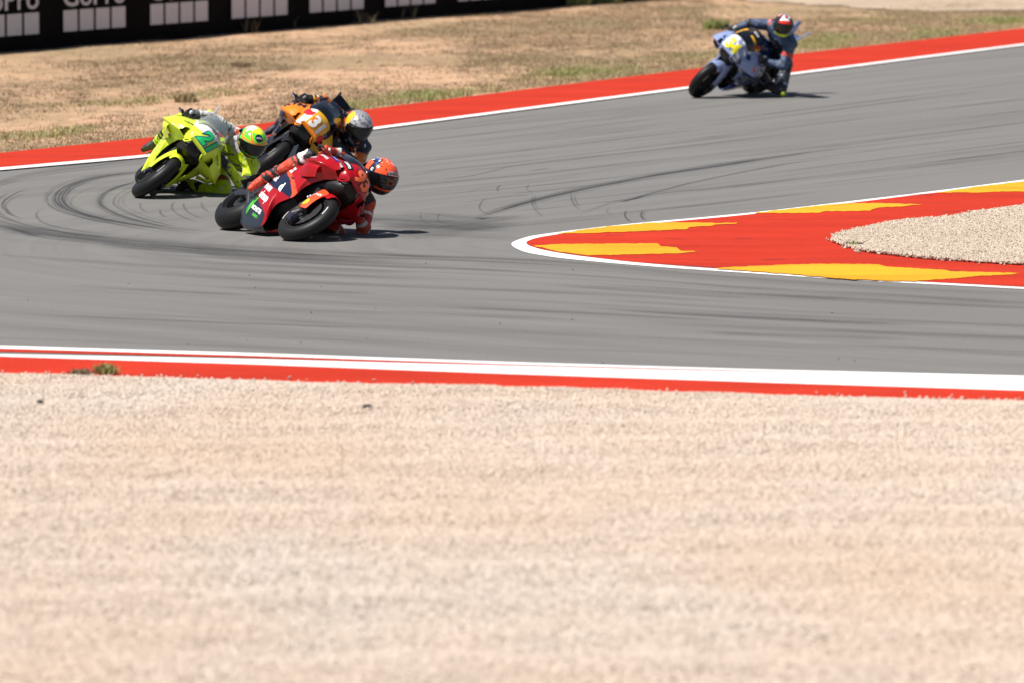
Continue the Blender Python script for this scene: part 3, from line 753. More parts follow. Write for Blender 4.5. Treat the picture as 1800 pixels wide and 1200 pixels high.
    def build(s, name, mats, parent, smooth=True, label=None, fix=True, auto=True):
        o = mesh_from(name, s.V, s.F, mats, parent, smooth, s.M)
        if fix:
            bm = bmesh.new(); bm.from_mesh(o.data); bmesh.ops.recalc_face_normals(bm, faces=bm.faces); bm.to_mesh(o.data); bm.free()
        if smooth and auto:
            try: o.data.set_sharp_from_angle(angle=R(38))
            except Exception: pass
        if label: o['label'] = label
        return o
def bvh_of(V, F): return BVHTree.FromPolygons([tuple(v) for v in V], [tuple(int(i) for i in f) for f in F])

def decal(parent, name, bvh, text, c, n, up, size, mat, bold=.02, shear=0, stretch=1.0, off=.004, shape=None, rot=0):
    """lettering or a flat mark laid on the curved surface behind it"""
    n = Vector(n).normalized(); up = Vector(up); up = (up-n*up.dot(n)).normalized(); u = up.cross(n)
    if rot:
        q = Matrix.Rotation(R(rot), 3, n); up = q@up; u = q@u
    bm = bmesh.new()
    if text is not None: bm.from_mesh(text_mesh(text, 1.0, bold, shear))
    else:
        vs_ = [bm.verts.new((x, y, 0)) for x, y in shape]; bm.faces.new(vs_)
    # cut into small cells so the mark bends with the surface
    xs = [v.co.x for v in bm.verts]; ys = [v.co.y for v in bm.verts]; step = .016/size
    for ax, lo, hi in ((0, min(xs), max(xs)), (1, min(ys), max(ys))):
        st = step/(stretch if ax == 0 else 1); k = lo+st
        while k < hi:
            co = [0, 0, 0]; no = [0, 0, 0]; co[ax] = k; no[ax] = 1
            bmesh.ops.bisect_plane(bm, geom=list(bm.verts)+list(bm.edges)+list(bm.faces), plane_co=co, plane_no=no); k += st
    cx = (min(xs)+max(xs))/2; cy = (min(ys)+max(ys))/2; c = Vector(c); last = .25
    for v in bm.verts:
        p = c+u*((v.co.x-cx)*size*stretch)+up*((v.co.y-cy)*size)
        h, hn, _, dist = bvh.ray_cast(p+n*.25, -n, .6)
        if h is None: h = p+n*(.25-last)
        else: last = dist
        v.co = h+n*off
    bmesh.ops.triangulate(bm, faces=bm.faces)
    me = bpy.data.meshes.new(name); bm.to_mesh(me); bm.free(); me.materials.append(mat)
    return link(name, me, parent)
CIRC = [(math.cos(a*.2618), math.sin(a*.2618)) for a in range(24)]
def RECT(w_, h_): return [(-w_/2, -h_/2), (w_/2, -h_/2), (w_/2, h_/2), (-w_/2, h_/2)]

RF, WF, RR, WR = .300, .066, .330, .106
def make_bike(spec):
    L = R(spec['lean']); psi = spec['psi']; c = math.cos(L)
    root = bpy.data.objects.new('racing_motorcycle', None); COL.objects.link(root)
    g = Vector(spec['contact']); h = R(-90+psi); X = Vector((math.cos(h), math.sin(h), 0)); Y = Vector((-math.sin(h), math.cos(h), 0))
    loc = g-X*.70-Y*(WF*math.tan(L)); root.location = loc; root.rotation_euler = (-L, 0, h)
    tag(root, spec['label'], 'motorcycle', 'racing motorcycles leaning through the bend')
    P = lambda k: spec['mats'][k]
    zf = ((RF-WF)*c+WF)/c; zr = ((RR-WR)*c+WR)/c
    steer = R(spec.get('steer', 3))
    # ---------------- wheels
    def wheel(name, cx, cz, RAD, W, front):
        e = bpy.data.objects.new(name, None); COL.objects.link(e); e.parent = root; e.location = (cx, 0, cz)
        if front: e.rotation_euler = (0, 0, steer)
        rt = RAD-W
        prof = [(rt+W*math.cos(a), W*math.sin(a)) for a in np.linspace(-1.75, 1.75, 22)]
        prof += [(rt-.030, W*.86), (rt-.036, W*.60), (rt-.036, -W*.60), (rt-.030, -W*.86)]
        MB().revolve(prof, (0, 0, 0), 96).build('tyre', RUB, e)
        rm = MB(); ro = rt-.034
        rm.revolve([(ro, -W*.8), (ro, W*.8), (ro-.012, W*.8), (ro-.028, W*.3), (ro-.028, -W*.3), (ro-.012, -W*.8)], (0, 0, 0), 64)
        rm.revolve([(.012, -.05), (.04, -.05), (.045, 0), (.04, .05), (.012, .05)], (0, 0, 0), 24)
        for k in range(5):
            for s_ in (-.16, .16):
                a = 2*math.pi*k/5+.3; V = (.04*math.cos(a), 0, .04*math.sin(a)); q = (ro-.02)
                rm.tube([(V[0], s_*.15, V[2]), (q*math.cos(a+s_), 0, q*math.sin(a+s_))], [.014, .010], 8)
        rm.build('rim', P('rim'), e)
        for s_ in ((-1, 1) if front else (-1,)):
            rr_ = .165 if front else .11
            d = MB(); d.revolve([(.075, s_*.060-.003), (rr_, s_*.060-.003), (rr_, s_*.060+.003), (.075, s_*.060+.003)], (0, 0, 0), 48)
            d.revolve([(.04, s_*.056-.002), (.08, s_*.056-.002), (.08, s_*.056+.002), (.04, s_*.056+.002)], (0, 0, 0), 24)
            d.build('brake_disc', DMETAL, e)
        # painted ring left by the tyre maker on the sidewall
        for s_ in (-1, 1):
            bvh = BVHTree.FromObject([o for o in e.children if o.name.startswith('tyre')][0], bpy.context.evaluated_depsgraph_get())
            a0 = .4
            for a in (a0, a0+math.pi):
                mk = MB(); V = [];
                for q in np.linspace(a-.22, a+.22, 9):
                    for r_, y_ in ((rt+.004, W*1.004), (rt+.016, W*.975)): V.append((r_*math.cos(q), s_*(y_+.0015), r_*math.sin(q)))
                mk.add(V, [(2*i, 2*i+1, 2*i+3, 2*i+2) for i in range(8)])
                mk.build('sidewall_mark', paint((.5, .5, .5), .6, 0), e)
        return e
    bpy.context.view_layer.update()
    wheel('front_wheel', .70, zf, RF, WF, True); wheel('rear_wheel', -.70, zr, RR, WR, False)
    # ---------------- fork and front brake
    f = MB(); hd = Vector((.40, 0, .90)); ax = Vector((.70, 0, zf))
    for s_ in (-1, 1):
        a = Vector((ax.x, s_*.098, ax.z)); b = Vector((hd.x, s_*.098, hd.z))
        f.tube([a, a.lerp(b, .42)], .024, 12, 0); f.tube([a.lerp(b, .40), b], .029, 12, 1)
        f.tube([(ax.x+.01, s_*.07, ax.z), (ax.x+.01, s_*.125, ax.z)], .028, 14, 2)
    f.box((.42, 0, .84), (.07, .26, .03), (0, R(24), 0), 2, .006); f.box((.37, 0, .95), (.07, .26, .03), (0, R(24), 0), 2, .006)
    f.build('fork', [P('fork'), CARBON, DMETAL], root)
    for s_ in (-1, 1):
        k = MB(); k.box((.60, s_*.088, zf+.07), (.055, .05, .13), (0, R(28), 0), 0, .012)
        k.box((.585, s_*.115, zf+.08), (.04, .012, .09), (0, R(28), 0), 1, .004)
        k.build('brake_caliper', [P('caliper'), METAL], root)
        k = MB(); k.loft([(.76, s_*.105, .225, .030, .045, .045, 3), (.70, s_*.108, .235, .030, .050, .050, 3), (.63, s_*.106, .26, .022, .05, .045, 2.5), (.58, s_*.10, .29, .010, .03, .03, 2)], 20, 5)
        k.build('brake_duct', P('duct'), root)
        k = MB(); k.tube([(.70, s_*.10, zf), (.66, s_*.118, .27), (.60, s_*.11, .33)], [.022, .02, .012], 10, 0); k.tube([(.72, s_*.095, .36), (.735, s_*.118, .30)], .014, 8, 1); k.build('axle_clamp', [METAL, DMETAL], root)
    # ---------------- front fender: blade over the tyre with deep side plates
    V = []; nA, prof = 40, []
    for i, th in enumerate(np.linspace(R(66), R(168), nA)):
        side = .045+.050*math.exp(-((math.degrees(th)-105)/30)**2)
        taper = min(1, .80+i/20, .7+(nA-1-i)/12)
        row = []
        for q in np.linspace(-1, 1, 21):
            aq = abs(q); sg = math.copysign(1, q)
            if aq < .55: y = q/.55*.074*taper; r_ = RF+.020-.026*(aq/.55)**2.5
            else:
                t = (aq-.55)/.45; y = sg*(.074*taper+.014*t**.6); r_ = RF-.008-side*t
            row.append((.70+r_*math.cos(th), y, zf+r_*math.sin(th)))
        V += row
    k = np.arange((nA-1)*20); k = (k//20)*21+k % 20; F = np.stack([k, k+1, k+22, k+21], -1)
    fm = [1 if (spec['fender2'] and (i//20) > 26 and abs(i % 20-9.5) > 6) else 0 for i in range(len(F))]
    fb = MB().shell(V, F, .004, fm); fe = fb.build('front_fender', [P('fender'), P('trim')], root)
    fbv = bvh_of(V, F)
    # fork guards that carry the sponsor marks
    gb_ = MB()
    GC = {}
    for s_ in (-1, 1):
        C = [[(.765, s_*.118, .36), (.70, s_*.140, .345), (.625, s_*.122, .375)],
             [(.755, s_*.118, .46), (.685, s_*.142, .45), (.600, s_*.124, .465)],
             [(.735, s_*.100, .56), (.665, s_*.128, .565), (.570, s_*.115, .575)],
             [(.715, s_*.070, .645), (.64, s_*.095, .660), (.545, s_*.095, .670)]]
        Vg, Fg = grid(C, 20, 16); gb_.shell(Vg, Fg, .004, 0, s_ < 0); GC[s_] = bvh_of(Vg, Fg)
    go = gb_.build('fork_guard', P('guard'), root)
    for dcl in spec.get('guard_decals', []): dcl(go, GC, zf)
    # ---------------- fairing
    def side(s_):
        return [
            [(.80, .060, .885), (.805, .080, .872), (.806, .090, .862), (.805, .095, .854), (.804, .093, .848), (.80, .09, .842)],
            [(.76, .125, .925), (.757, .145, .898), (.753, .152, .872), (.748, .148, .845), (.742, .140, .822), (.73, .130, .800)],
            [(.70, .150, .965), (.69, .178, .925), (.68, .188, .880), (.675, .182, .828), (.665, .168, .785), (.65, .145, .755)],
            [(.61, .168, .985), (.60, .205, .930), (.60, .220, .870), (.60, .215, .810), (.59, .195, .760), (.57, .165, .715)],
            [(.47, .185, 1.00), (.47, .235, .940), (.47, .255, .865), (.47, .250, .765), (.465, .225, .675), (.45, .175, .600)],
            [(.36, .200, .990), (.37, .250, .915), (.38, .265, .810), (.40, .250, .670), (.41, .205, .545), (.40, .155, .455)],
            [(.25, .205, .950), (.26, .255, .865), (.27, .265, .740), (.29, .235, .590), (.30, .185, .490), (.29, .135, .425)],
            [(.14, .210, .890), (.14, .250, .795), (.14, .255, .670), (.145, .220, .510), (.15, .165, .400), (.155, .11, .340)],
            [(.02, .210, .840), (.02, .245, .745), (.03, .245, .620), (.07, .205, .440), (.13, .130, .260), (.17, .04, .140)],
            [(-.08, .205, .790), (-.09, .235, .690), (-.09, .230, .560), (-.07, .190, .410), (-.04, .115, .240), (-.02, .03, .115)],
            [(-.22, .185, .650), (-.24, .200, .560), (-.25, .190, .465), (-.25, .160, .355), (-.24, .110, .235), (-.23, .03, .130)],
            [(-.33, .155, .510), (-.36, .155, .440), (-.38, .145, .375), (-.39, .125, .305), (-.38, .090, .235), (-.36, .03, .165)]]
    fo = MB(); SB = {}; allV = []; allF = []
    zone = spec['zone']
    for s_ in (-1, 1):
        C = np.array(side(s_)); C[..., 1] *= s_
        Vs, Fs = grid(C, 110, 80)
        # pressed-in panel line and a bulge over the radiator exit
        bul = .012*np.exp(-((Vs[:, 0]-.10)/.12)**2-((Vs[:, 2]-.66)/.10)**2); Vs[:, 1] += s_*bul
        gro = .012*np.exp(-((Vs[:, 2]-(.70+.35*(Vs[:, 0]-.1)))/.012)**2)*(Vs[:, 0] < .42); Vs[:, 1] -= s_*gro
        cen = Vs[Fs].mean(1); mi = [zone(*p) for p in cen]
        for q_, p_ in enumerate(cen):
            x_, z_ = p_[0], p_[2]
            if inp(x_, z_, SLOT_A) or inp(x_, z_, SLOT_B) or inp(x_, z_, SLOT_C) or inp(x_, z_, SLOT_D) or (abs(x_+.04-.25*z_) < .004 and z_ < .50) or (abs(z_-(.70+.35*(x_-.1))) < .0045 and x_ < .42): mi[q_] = 4
        fo.shell(Vs, Fs, .006, mi, s_ < 0, 4); SB[s_] = bvh_of(Vs, Fs)  # carbon inner faces; their dark colour also stands in for shade inside the fairing
        b0 = len(allV); allV += Vs.tolist(); allF += (Fs+b0).tolist()
    # nose cone: from shoulder to shoulder over the top
    half = [[(.80, 0, .893), (.80, .03, .892), (.80, .060, .885)], [(.788, 0, .955), (.783, .07, .948), (.76, .125, .925)],
            [(.742, 0, 1.02), (.732, .09, 1.005), (.70, .150, .965)], [(.66, 0, 1.068), (.655, .10, 1.048), (.61, .168, .985)]]
    Cn = [[(x, -y, z) for x, y, z in r_[::-1]]+[(x, y, z) for x, y, z in r_[1:]] for r_ in half]
    Vn, Fn = grid(Cn, 34, 50); fo.shell(Vn, Fn, .006, [zone(*p) for p in np.array(Vn)[Fn].mean(1)], False, 4)
    NB = bvh_of(Vn, Fn); b0 = len(allV); allV += Vn.tolist(); allF += (Fn+b0).tolist()
    # front lip and belly
    lip = [[(.80, -.10, .83), (.81, 0, .845), (.80, .10, .83)], [(.79, -.09, .79), (.80, 0, .80), (.79, .09, .79)]]
    Vl, Fl = grid([[(.80, y, .885-abs(y)*.05) for y in (-.095, 0, .095)], [(.812, y, .868) for y in (-.11, 0, .11)], [(.806, y, .85) for y in (-.112, 0, .112)]], 8, 20)
    fo.shell(Vl, Fl, .008, 0)
    Vb, Fb = grid([[(x, -y, z), (x, 0, z-.012), (x, y, z)] for x, y, z in ((.17, .04, .14), (.08, .035, .125), (-.02, .03, .115), (-.12, .03, .12), (-.23, .03, .13), (-.36, .03, .165))], 30, 14)
    fo.shell(Vb, Fb, .006, spec.get('belly', 0))
    fair = fo.build('fairing', [P('body'), P('trim'), P('third'), P('fourth'), CARBON], root)
    ALL = bvh_of(allV, allF)
    # air intake
    k = MB(); k.loft([(.788, 0, .800, .075, .045, .055, 2.6), (.74, 0, .785, .110, .045, .075, 2.6), (.62, 0, .765, .14, .06, .09, 2.6), (.45, 0, .74, .16, .10, .13, 2.6), (.30, 0, .70, .17, .12, .16, 2.6)], 32, 4)
    k.build('air_intake', P('dark'), root)
    # lips either side of the intake
    for s_ in (-1, 1):
        k = MB(); k.tube(catmull([(.803, s_*.088, .845), (.80, s_*.098, .815), (.775, s_*.118, .785), (.73, s_*.135, .775), (.65, s_*.15, .755)], 5), [.006]+[.010]*19+[.006], 8) if False else k.tube(catmull([(.803, s_*.088, .845), (.80, s_*.100, .815), (.77, s_*.120, .785), (.72, s_*.138, .780)], 5), .009, 8)
        k.build('intake_lip', P('body'), root)
    k = MB().box((.32, 0, .60), (.05, .30, .30), (0, R(-14), 0), 0, .01)
    for i in range(16): k.box((.352+.0*i, 0, .47+i*.016), (.012, .27, .004), (0, R(-14), 0), 1)
    k.build('radiator', [P('dark'), DMETAL], root)
    # windscreen
    hs = [[(.66, 0, 1.068), (.655, .10, 1.048), (.61, .168, .985)], [(.56, 0, 1.118), (.555, .115, 1.090), (.52, .184, 1.005)],
          [(.42, 0, 1.15), (.415, .120, 1.12), (.40, .190, 1.03)], [(.31, 0, 1.175), (.305, .118, 1.145), (.29, .195, 1.04)]]
    Cw = [[(x, -y, z+.003) for x, y, z in r_[::-1]]+[(x, y, z+.003) for x, y, z in r_[1:]] for r_ in hs]
    Vw, Fw = grid(Cw, 26, 40); wsn = MB().shell(Vw, Fw, .004, 0, True).build('windscreen', P('screen'), root)
    WB = bvh_of(Vw, Fw)
    # ---------------- wings
    for s_ in (-1, 1):
        w_ = spec.get('wing', 1.0); ST = []
        for x, S, T, Cc in ((.715, (.135, .915), (.215, .815), (.135, .795)), (.62, (.165, .958), (.315, .775), (.165, .735)), (.50, (.195, .985), (.365, .750), (.195, .690)),
                            (.39, (.212, .975), (.362, .745), (.225, .680)), (.31, (.225, .940), (.325, .755), (.245, .690))):
            t = (T[0]*w_+.0*(1-w_), T[1]); m_ = ((S[0]+t[0])/2+.028, (S[1]+t[1])/2+.018); m2 = ((Cc[0]+t[0])/2, (Cc[1]+t[1])/2-.006)
            ST.append([(x, s_*y, z) for y, z in (S, m_, (t[0]-.012, t[1]+.022), t, (t[0]-.014, t[1]-.010), m2, Cc)])
        Vw_, Fw_ = grid(ST, 30, 40); k = MB().shell(Vw_, Fw_, .006, 0, s_ < 0, 1)
        k.build('winglet', [P('wingR' if s_ < 0 else 'wingL'), CARBON], root)
        WG = bvh_of(Vw_, Fw_); SB['WR' if s_ < 0 else 'WL'] = WG
        # strake that hangs from the tip and the duct inside
        k = MB(); k.shell(*grid([[(.60, s_*.30*w_, .775), (.59, s_*.29*w_, .715), (.57, s_*.235, .665)], [(.47, s_*.345*w_, .75), (.46, s_*.32*w_, .69), (.45, s_*.255, .63)], [(.36, s_*.335*w_, .75), (.35, s_*.31, .68), (.35, s_*.27, .62)]], 12, 12), .006, 0, s_ < 0)
        k.build('strake', P('pod'), root)
    # ---------------- engine, tank, seat, tail
    k = MB(); k.loft([(.27, 0, .60, .13, .18, .12, 3), (.15, 0, .56, .13, .26, .20, 2.6), (-.10, 0, .54, .13, .28, .30, 2.4), (-.30, 0, .54, .11, .24, .28, 2.4), (-.42, 0, .52, .07, .2, .14, 2.4)], 28, 4)
    k.tube([(-.33, -.10, .42), (-.33, -.165, .42)], .07, 20, 1); k.tube([(-.30, .10, .44), (-.30, .16, .44)], .07, 20, 1)
    k.tube([(.38, -.11, .88), (.1, -.13, .84), (-.28, -.11, .62), (-.36, -.09, .46)], .03, 8, 1); k.tube([(.38, .11, .88), (.1, .13, .84), (-.28, .11, .62), (-.36, .09, .46)], .03, 8, 1)
    k.build('engine', [P('dark'), DMETAL], root)
    k = MB(); k.loft([(.30, 0, .93, .10, .05, .08, 2.4), (.20, 0, .95, .15, .10, .14, 2.6), (.05, 0, .94, .175, .125, .18, 2.6), (-.12, 0, .91, .165, .10, .18, 2.5), (-.24, 0, .87, .12, .06, .12, 2.3), (-.32, 0, .85, .09, .03, .06, 2.2)], 32, 5)
    k.build('fuel_tank', P('tank'), root)
    k = MB(); k.loft([(-.26, 0, .82, .13, .02, .05, 3), (-.40, 0, .83, .15, .025, .06, 3), (-.52, 0, .87, .14, .03, .07, 3), (-.58, 0, .92, .12, .05, .08, 2.6)], 24, 4)
    k.build('seat', P('seat'), root)
    k = MB(); k.loft([(-.36, 0, .79, .10, .03, .05, 2.6), (-.50, 0, .84, .135, .06, .07, 2.6), (-.62, 0, .93, .125, .08, .09, 2.6), (-.74, 0, .98, .09, .07, .07, 2.6), (-.88, 0, 1.01, .05, .035, .035, 2.4), (-.93, 0, 1.015, .02, .012, .012, 2)], 28, 5)
    tu = k.build('tail_unit', P('tail'), root)
    for s_ in (-1, 1):
        k = MB(); T = [(-.70, s_*.07, 1.02), (-.86, s_*.06, 1.03), (-.93, s_*.10, 1.20), (-.84, s_*.115, 1.21)]
        V = [(x, y-.006, z) for x, y, z in T]+[(x, y+.006, z) for x, y, z in T]
        k.add(V, [(0, 1, 2, 3), (7, 6, 5, 4), (0, 4, 5, 1), (1, 5, 6, 2), (2, 6, 7, 3), (3, 7, 4, 0)]); k.build('tail_wing', P('tailwing'), root, smooth=False)
    k = MB()
    if spec.get('rear_plate'):
        k.box((-.90, 0, 1.13), (.13, .21, .012), (0, R(48), 0), 0, .003); k.build('tail_plate', P('tailwing'), root)
    # ---------------- swingarm, chain side, exhaust, rear hugger, pegs
    k = MB()
    for s_ in (-1, 1):
        k.loft([(-.22, s_*.06, .46, .03, .07, .07, 3), (-.36, s_*.115, .46, .022, .085, .07, 3), (-.52, s_*.135, .44, .018, .065, .05, 3), (-.70, s_*.135, zr, .018, .045, .045, 3), (-.76, s_*.135, zr, .015, .03, .03, 3)], 20, 4)
    k.tube([(-.70, -.15, zr), (-.70, .15, zr)], .022, 12, 1)
    k.box((-.33, 0, .50), (.10, .2, .10), (0, R(-10), 0), 0, .02)
    k.build('swingarm', [CARBON, METAL], root)
    for dz in (0, .075):
        MB().box((-.70+dz*.8, -.155, .56+dz), (.20, .09, .010), (0, R(-28), 0), 0, .003).build('swingarm_wing', CARBON, root)
    k = MB(); V = []
    for th in np.linspace(R(62), R(148), 16):
        for q in np.linspace(-1, 1, 9): V.append((-.70+(RR+.022-.028*abs(q)**3)*math.cos(th), q*.105, zr+(RR+.022-.028*abs(q)**3)*math.sin(th)))
    i = np.arange(15*8); i = (i//8)*9+i % 8; k.shell(V, np.stack([i, i+1, i+10, i+9], -1), .004, 0); k.build('rear_hugger', CARBON, root)
    k = MB(); k.tube([(-.20, -.05, .22), (-.30, -.09, .27), (-.40, -.13, .36), (-.50, -.15, .44), (-.58, -.155, .50)], [.025, .027, .030, .036, .040], 16, 0)
    k.tube([(-.58, -.155, .50), (-.61, -.156, .52)], [.040, .036], 16, 1)
    k.tube([(-.30, .02, .78), (-.5, .05, .86), (-.70, .06, .90), (-.84, .05, .93)], [.025, .03, .034, .04], 14, 0)
    k.build('exhaust_pipe', [DMETAL, METAL], root)
    for s_ in (-1, 1):
        k = MB(); k.tube([(-.36, s_*.15, .42), (-.36, s_*.27, .42)], [.012, .010], 10, 0)
        k.box((-.34, s_*.165, .46), (.14, .008, .13), (0, R(20), 0), 1, .003)
        k.tube([(-.36, s_*.18, .42), (-.22, s_*.20, .36), (-.16, s_*.22, .37)], .007, 8, 0); k.build('foot_peg', [METAL, CARBON], root)
        k = MB(); k.tube([(.36, s_*.11, .93), (.35, s_*.19, .935)], .02, 10, 1); k.tube([(.36, s_*.16, .935), (.335, s_*.36, .925)], .016, 12, 0)
        k.tube([(.345, s_*.345, .926), (.342, s_*.37, .925)], .021, 12, 1)
        k.tube([(.38, s_*.17, .93), (.43, s_*.22, .925), (.42, s_*.35, .915)], .007, 8, 1)
        k.tube([(.34, s_*.37, .925), (.39, s_*.395, .925), (.46, s_*.385, .92), (.485, s_*.35, .915)], [.010, .011, .010, .006], 8, 1)
        k.build('handlebar', [RUB, DMETAL], root)
    k = MB().box((.44, 0, 1.0), (.02, .14, .09), (0, R(-30), 0), 0, .004); k.build('dashboard', P('dark'), root)
    # thin lines left where the panels meet and the quick-release fasteners
    k = MB()
    for s_ in (-1, 1):
        for (x, z) in ((.50, .72), (.36, .52), (.20, .30), (.0, .22), (-.2, .2), (-.3, .42), (-.12, .72), (.08, .82), (.28, .92), (.46, .92)):
            h_, n_, _, _ = SB[s_].ray_cast(Vector((x, s_*.6, z)), Vector((0, -s_, 0)), 1)
            if h_: MB().tube([h_-Vector((0, -s_*.001, 0)), h_+Vector((0, s_*.004, 0))], .008, 10, 0).build('panel_fastener', DMETAL, fair)
    for (par, nm, bv, *a) in spec['decals']:
        kw = a[-1] if isinstance(a[-1], dict) else {}; a = a[:-1] if isinstance(a[-1], dict) else a
        B = {'R': SB[-1], 'L': SB[1], 'N': NB, 'W': WB, 'A': ALL, 'WR': SB['WR'], 'WL': SB['WL']}[bv]
        decal(wsn if par == 'w' else fair, nm, B, *a, **kw)
    return root, loc, h, L

# ================================================================== RIDERS
def capsule(V, F, T, a, b, ra, rb, tag_, nseg=14):
    """tapered capsule between two joints"""
    a = np.array(a, float); b = np.array(b, float); d = b-a; ln = np.linalg.norm(d)
    if ln < 1e-6: d = np.array([0, 0, 1e-4]); ln = 1e-4; b = a+d
    t = d/ln; r = np.cross(t, [0, 0, 1.] if abs(t[2]) < .9 else [1., 0, 0]); r /= np.linalg.norm(r); q = np.cross(t, r)
    rings = [(a-t*ra*math.cos(x), ra*math.sin(x)) for x in (.25, .7, 1.15)]+[(a, ra), (b, rb)]+[(b+t*rb*math.cos(x), rb*math.sin(x)) for x in (1.15, .7, .25)]
    b0 = len(V)
    for c_, rr_ in rings:
        for k in range(nseg):
            an = 2*math.pi*k/nseg; V.append(c_+(r*math.cos(an)+q*math.sin(an))*rr_)
    n = nseg
    for i in range(len(rings)-1):
        for k in range(n): F.append((b0+i*n+k, b0+i*n+(k+1) % n, b0+(i+1)*n+(k+1) % n, b0+(i+1)*n+k))
    F.append(tuple(b0+k for k in range(n))[::-1]); F.append(tuple(b0+(len(rings)-1)*n+k for k in range(n)))
    T.append((a, b, ra, rb, tag_))
def fused(name, caps, voxel, mats, pick, parent, smooth_it=4, wrinkle=0, bulk=1.0, patches=None):
    V = []; F = []; T = []
    for c_ in caps: capsule(V, F, T, *(c_[:2]+(c_[2]*bulk, c_[3]*bulk)+c_[4:]))
    me = bpy.data.meshes.new(name); me.from_pydata([tuple(v) for v in V], [], F)
    bm = bmesh.new(); bm.from_mesh(me); bmesh.ops.recalc_face_normals(bm, faces=bm.faces); bm.to_mesh(me); bm.free()
    tmp = bpy.data.objects.new(name, me); COL.objects.link(tmp)
    r = tmp.modifiers.new('r', 'REMESH'); r.mode = 'VOXEL'; r.voxel_size = voxel; r.use_smooth_shade = True
    s_ = tmp.modifiers.new('s', 'SMOOTH'); s_.iterations = smooth_it; s_.factor = .5
    dg = bpy.context.evaluated_depsgraph_get(); out = bpy.data.meshes.new_from_object(tmp.evaluated_get(dg))
    COL.objects.unlink(tmp); bpy.data.objects.remove(tmp); bpy.data.meshes.remove(me)
    out.name = name; n = len(out.vertices); co = np.empty(n*3, np.float32); out.vertices.foreach_get('co', co); co = co.reshape(-1, 3).astype(float)
    if wrinkle:
        no = np.empty(n*3, np.float32); out.vertices.foreach_get('normal', no); no = no.reshape(-1, 3)
        w_ = fbm(co[:, 0]*1.0+co[:, 2]*.6+5, co[:, 1]+co[:, 2]*1.1+5, .055, 5, 2)-.5
        co2 = co+no*(w_*wrinkle)[:, None]; out.vertices.foreach_set('co', co2.astype(np.float32).ravel())
    pc = np.empty(len(out.polygons)*3, np.float32); out.polygons.foreach_get('center', pc); pc = pc.reshape(-1, 3).astype(float)
    best = np.full(len(pc), 1e9); bi = np.zeros(len(pc), int); bt = np.zeros(len(pc))
    for k, (a, b, ra, rb, tg) in enumerate(T):
        d = b-a; L2 = max(1e-9, d@d); t = np.clip((pc-a)@d/L2, 0, 1); q = a+t[:, None]*d
        ds = np.linalg.norm(pc-q, axis=1)-(ra+(rb-ra)*t); m = ds < best; best[m] = ds[m]; bi[m] = k; bt[m] = t[m]
    tags = [T[k][4] for k in bi]
    mi = [pick(tags[i], bt[i], pc[i]) for i in range(len(pc))]
    if patches:
        n1 = vnoise(pc[:, 0]+pc[:, 2]*.4+9, pc[:, 1]*1.0-pc[:, 2]+9, .042, 61); n2 = vnoise(pc[:, 1]+9, pc[:, 2]*1.3+pc[:, 0]+9, .035, 67)
        skip = {'neck'}
        for i in range(len(pc)):
            if tags[i] in skip: continue
            if n1[i] > .83: mi[i] = patches[0]
            elif n2[i] > .86: mi[i] = patches[1]
    out.materials.clear()
    for m in mats: out.materials.append(m)
    out.polygons.foreach_set('material_index', mi); out.polygons.foreach_set('use_smooth', [True]*len(pc)); out.update()
    o = link(name, out, parent); return o

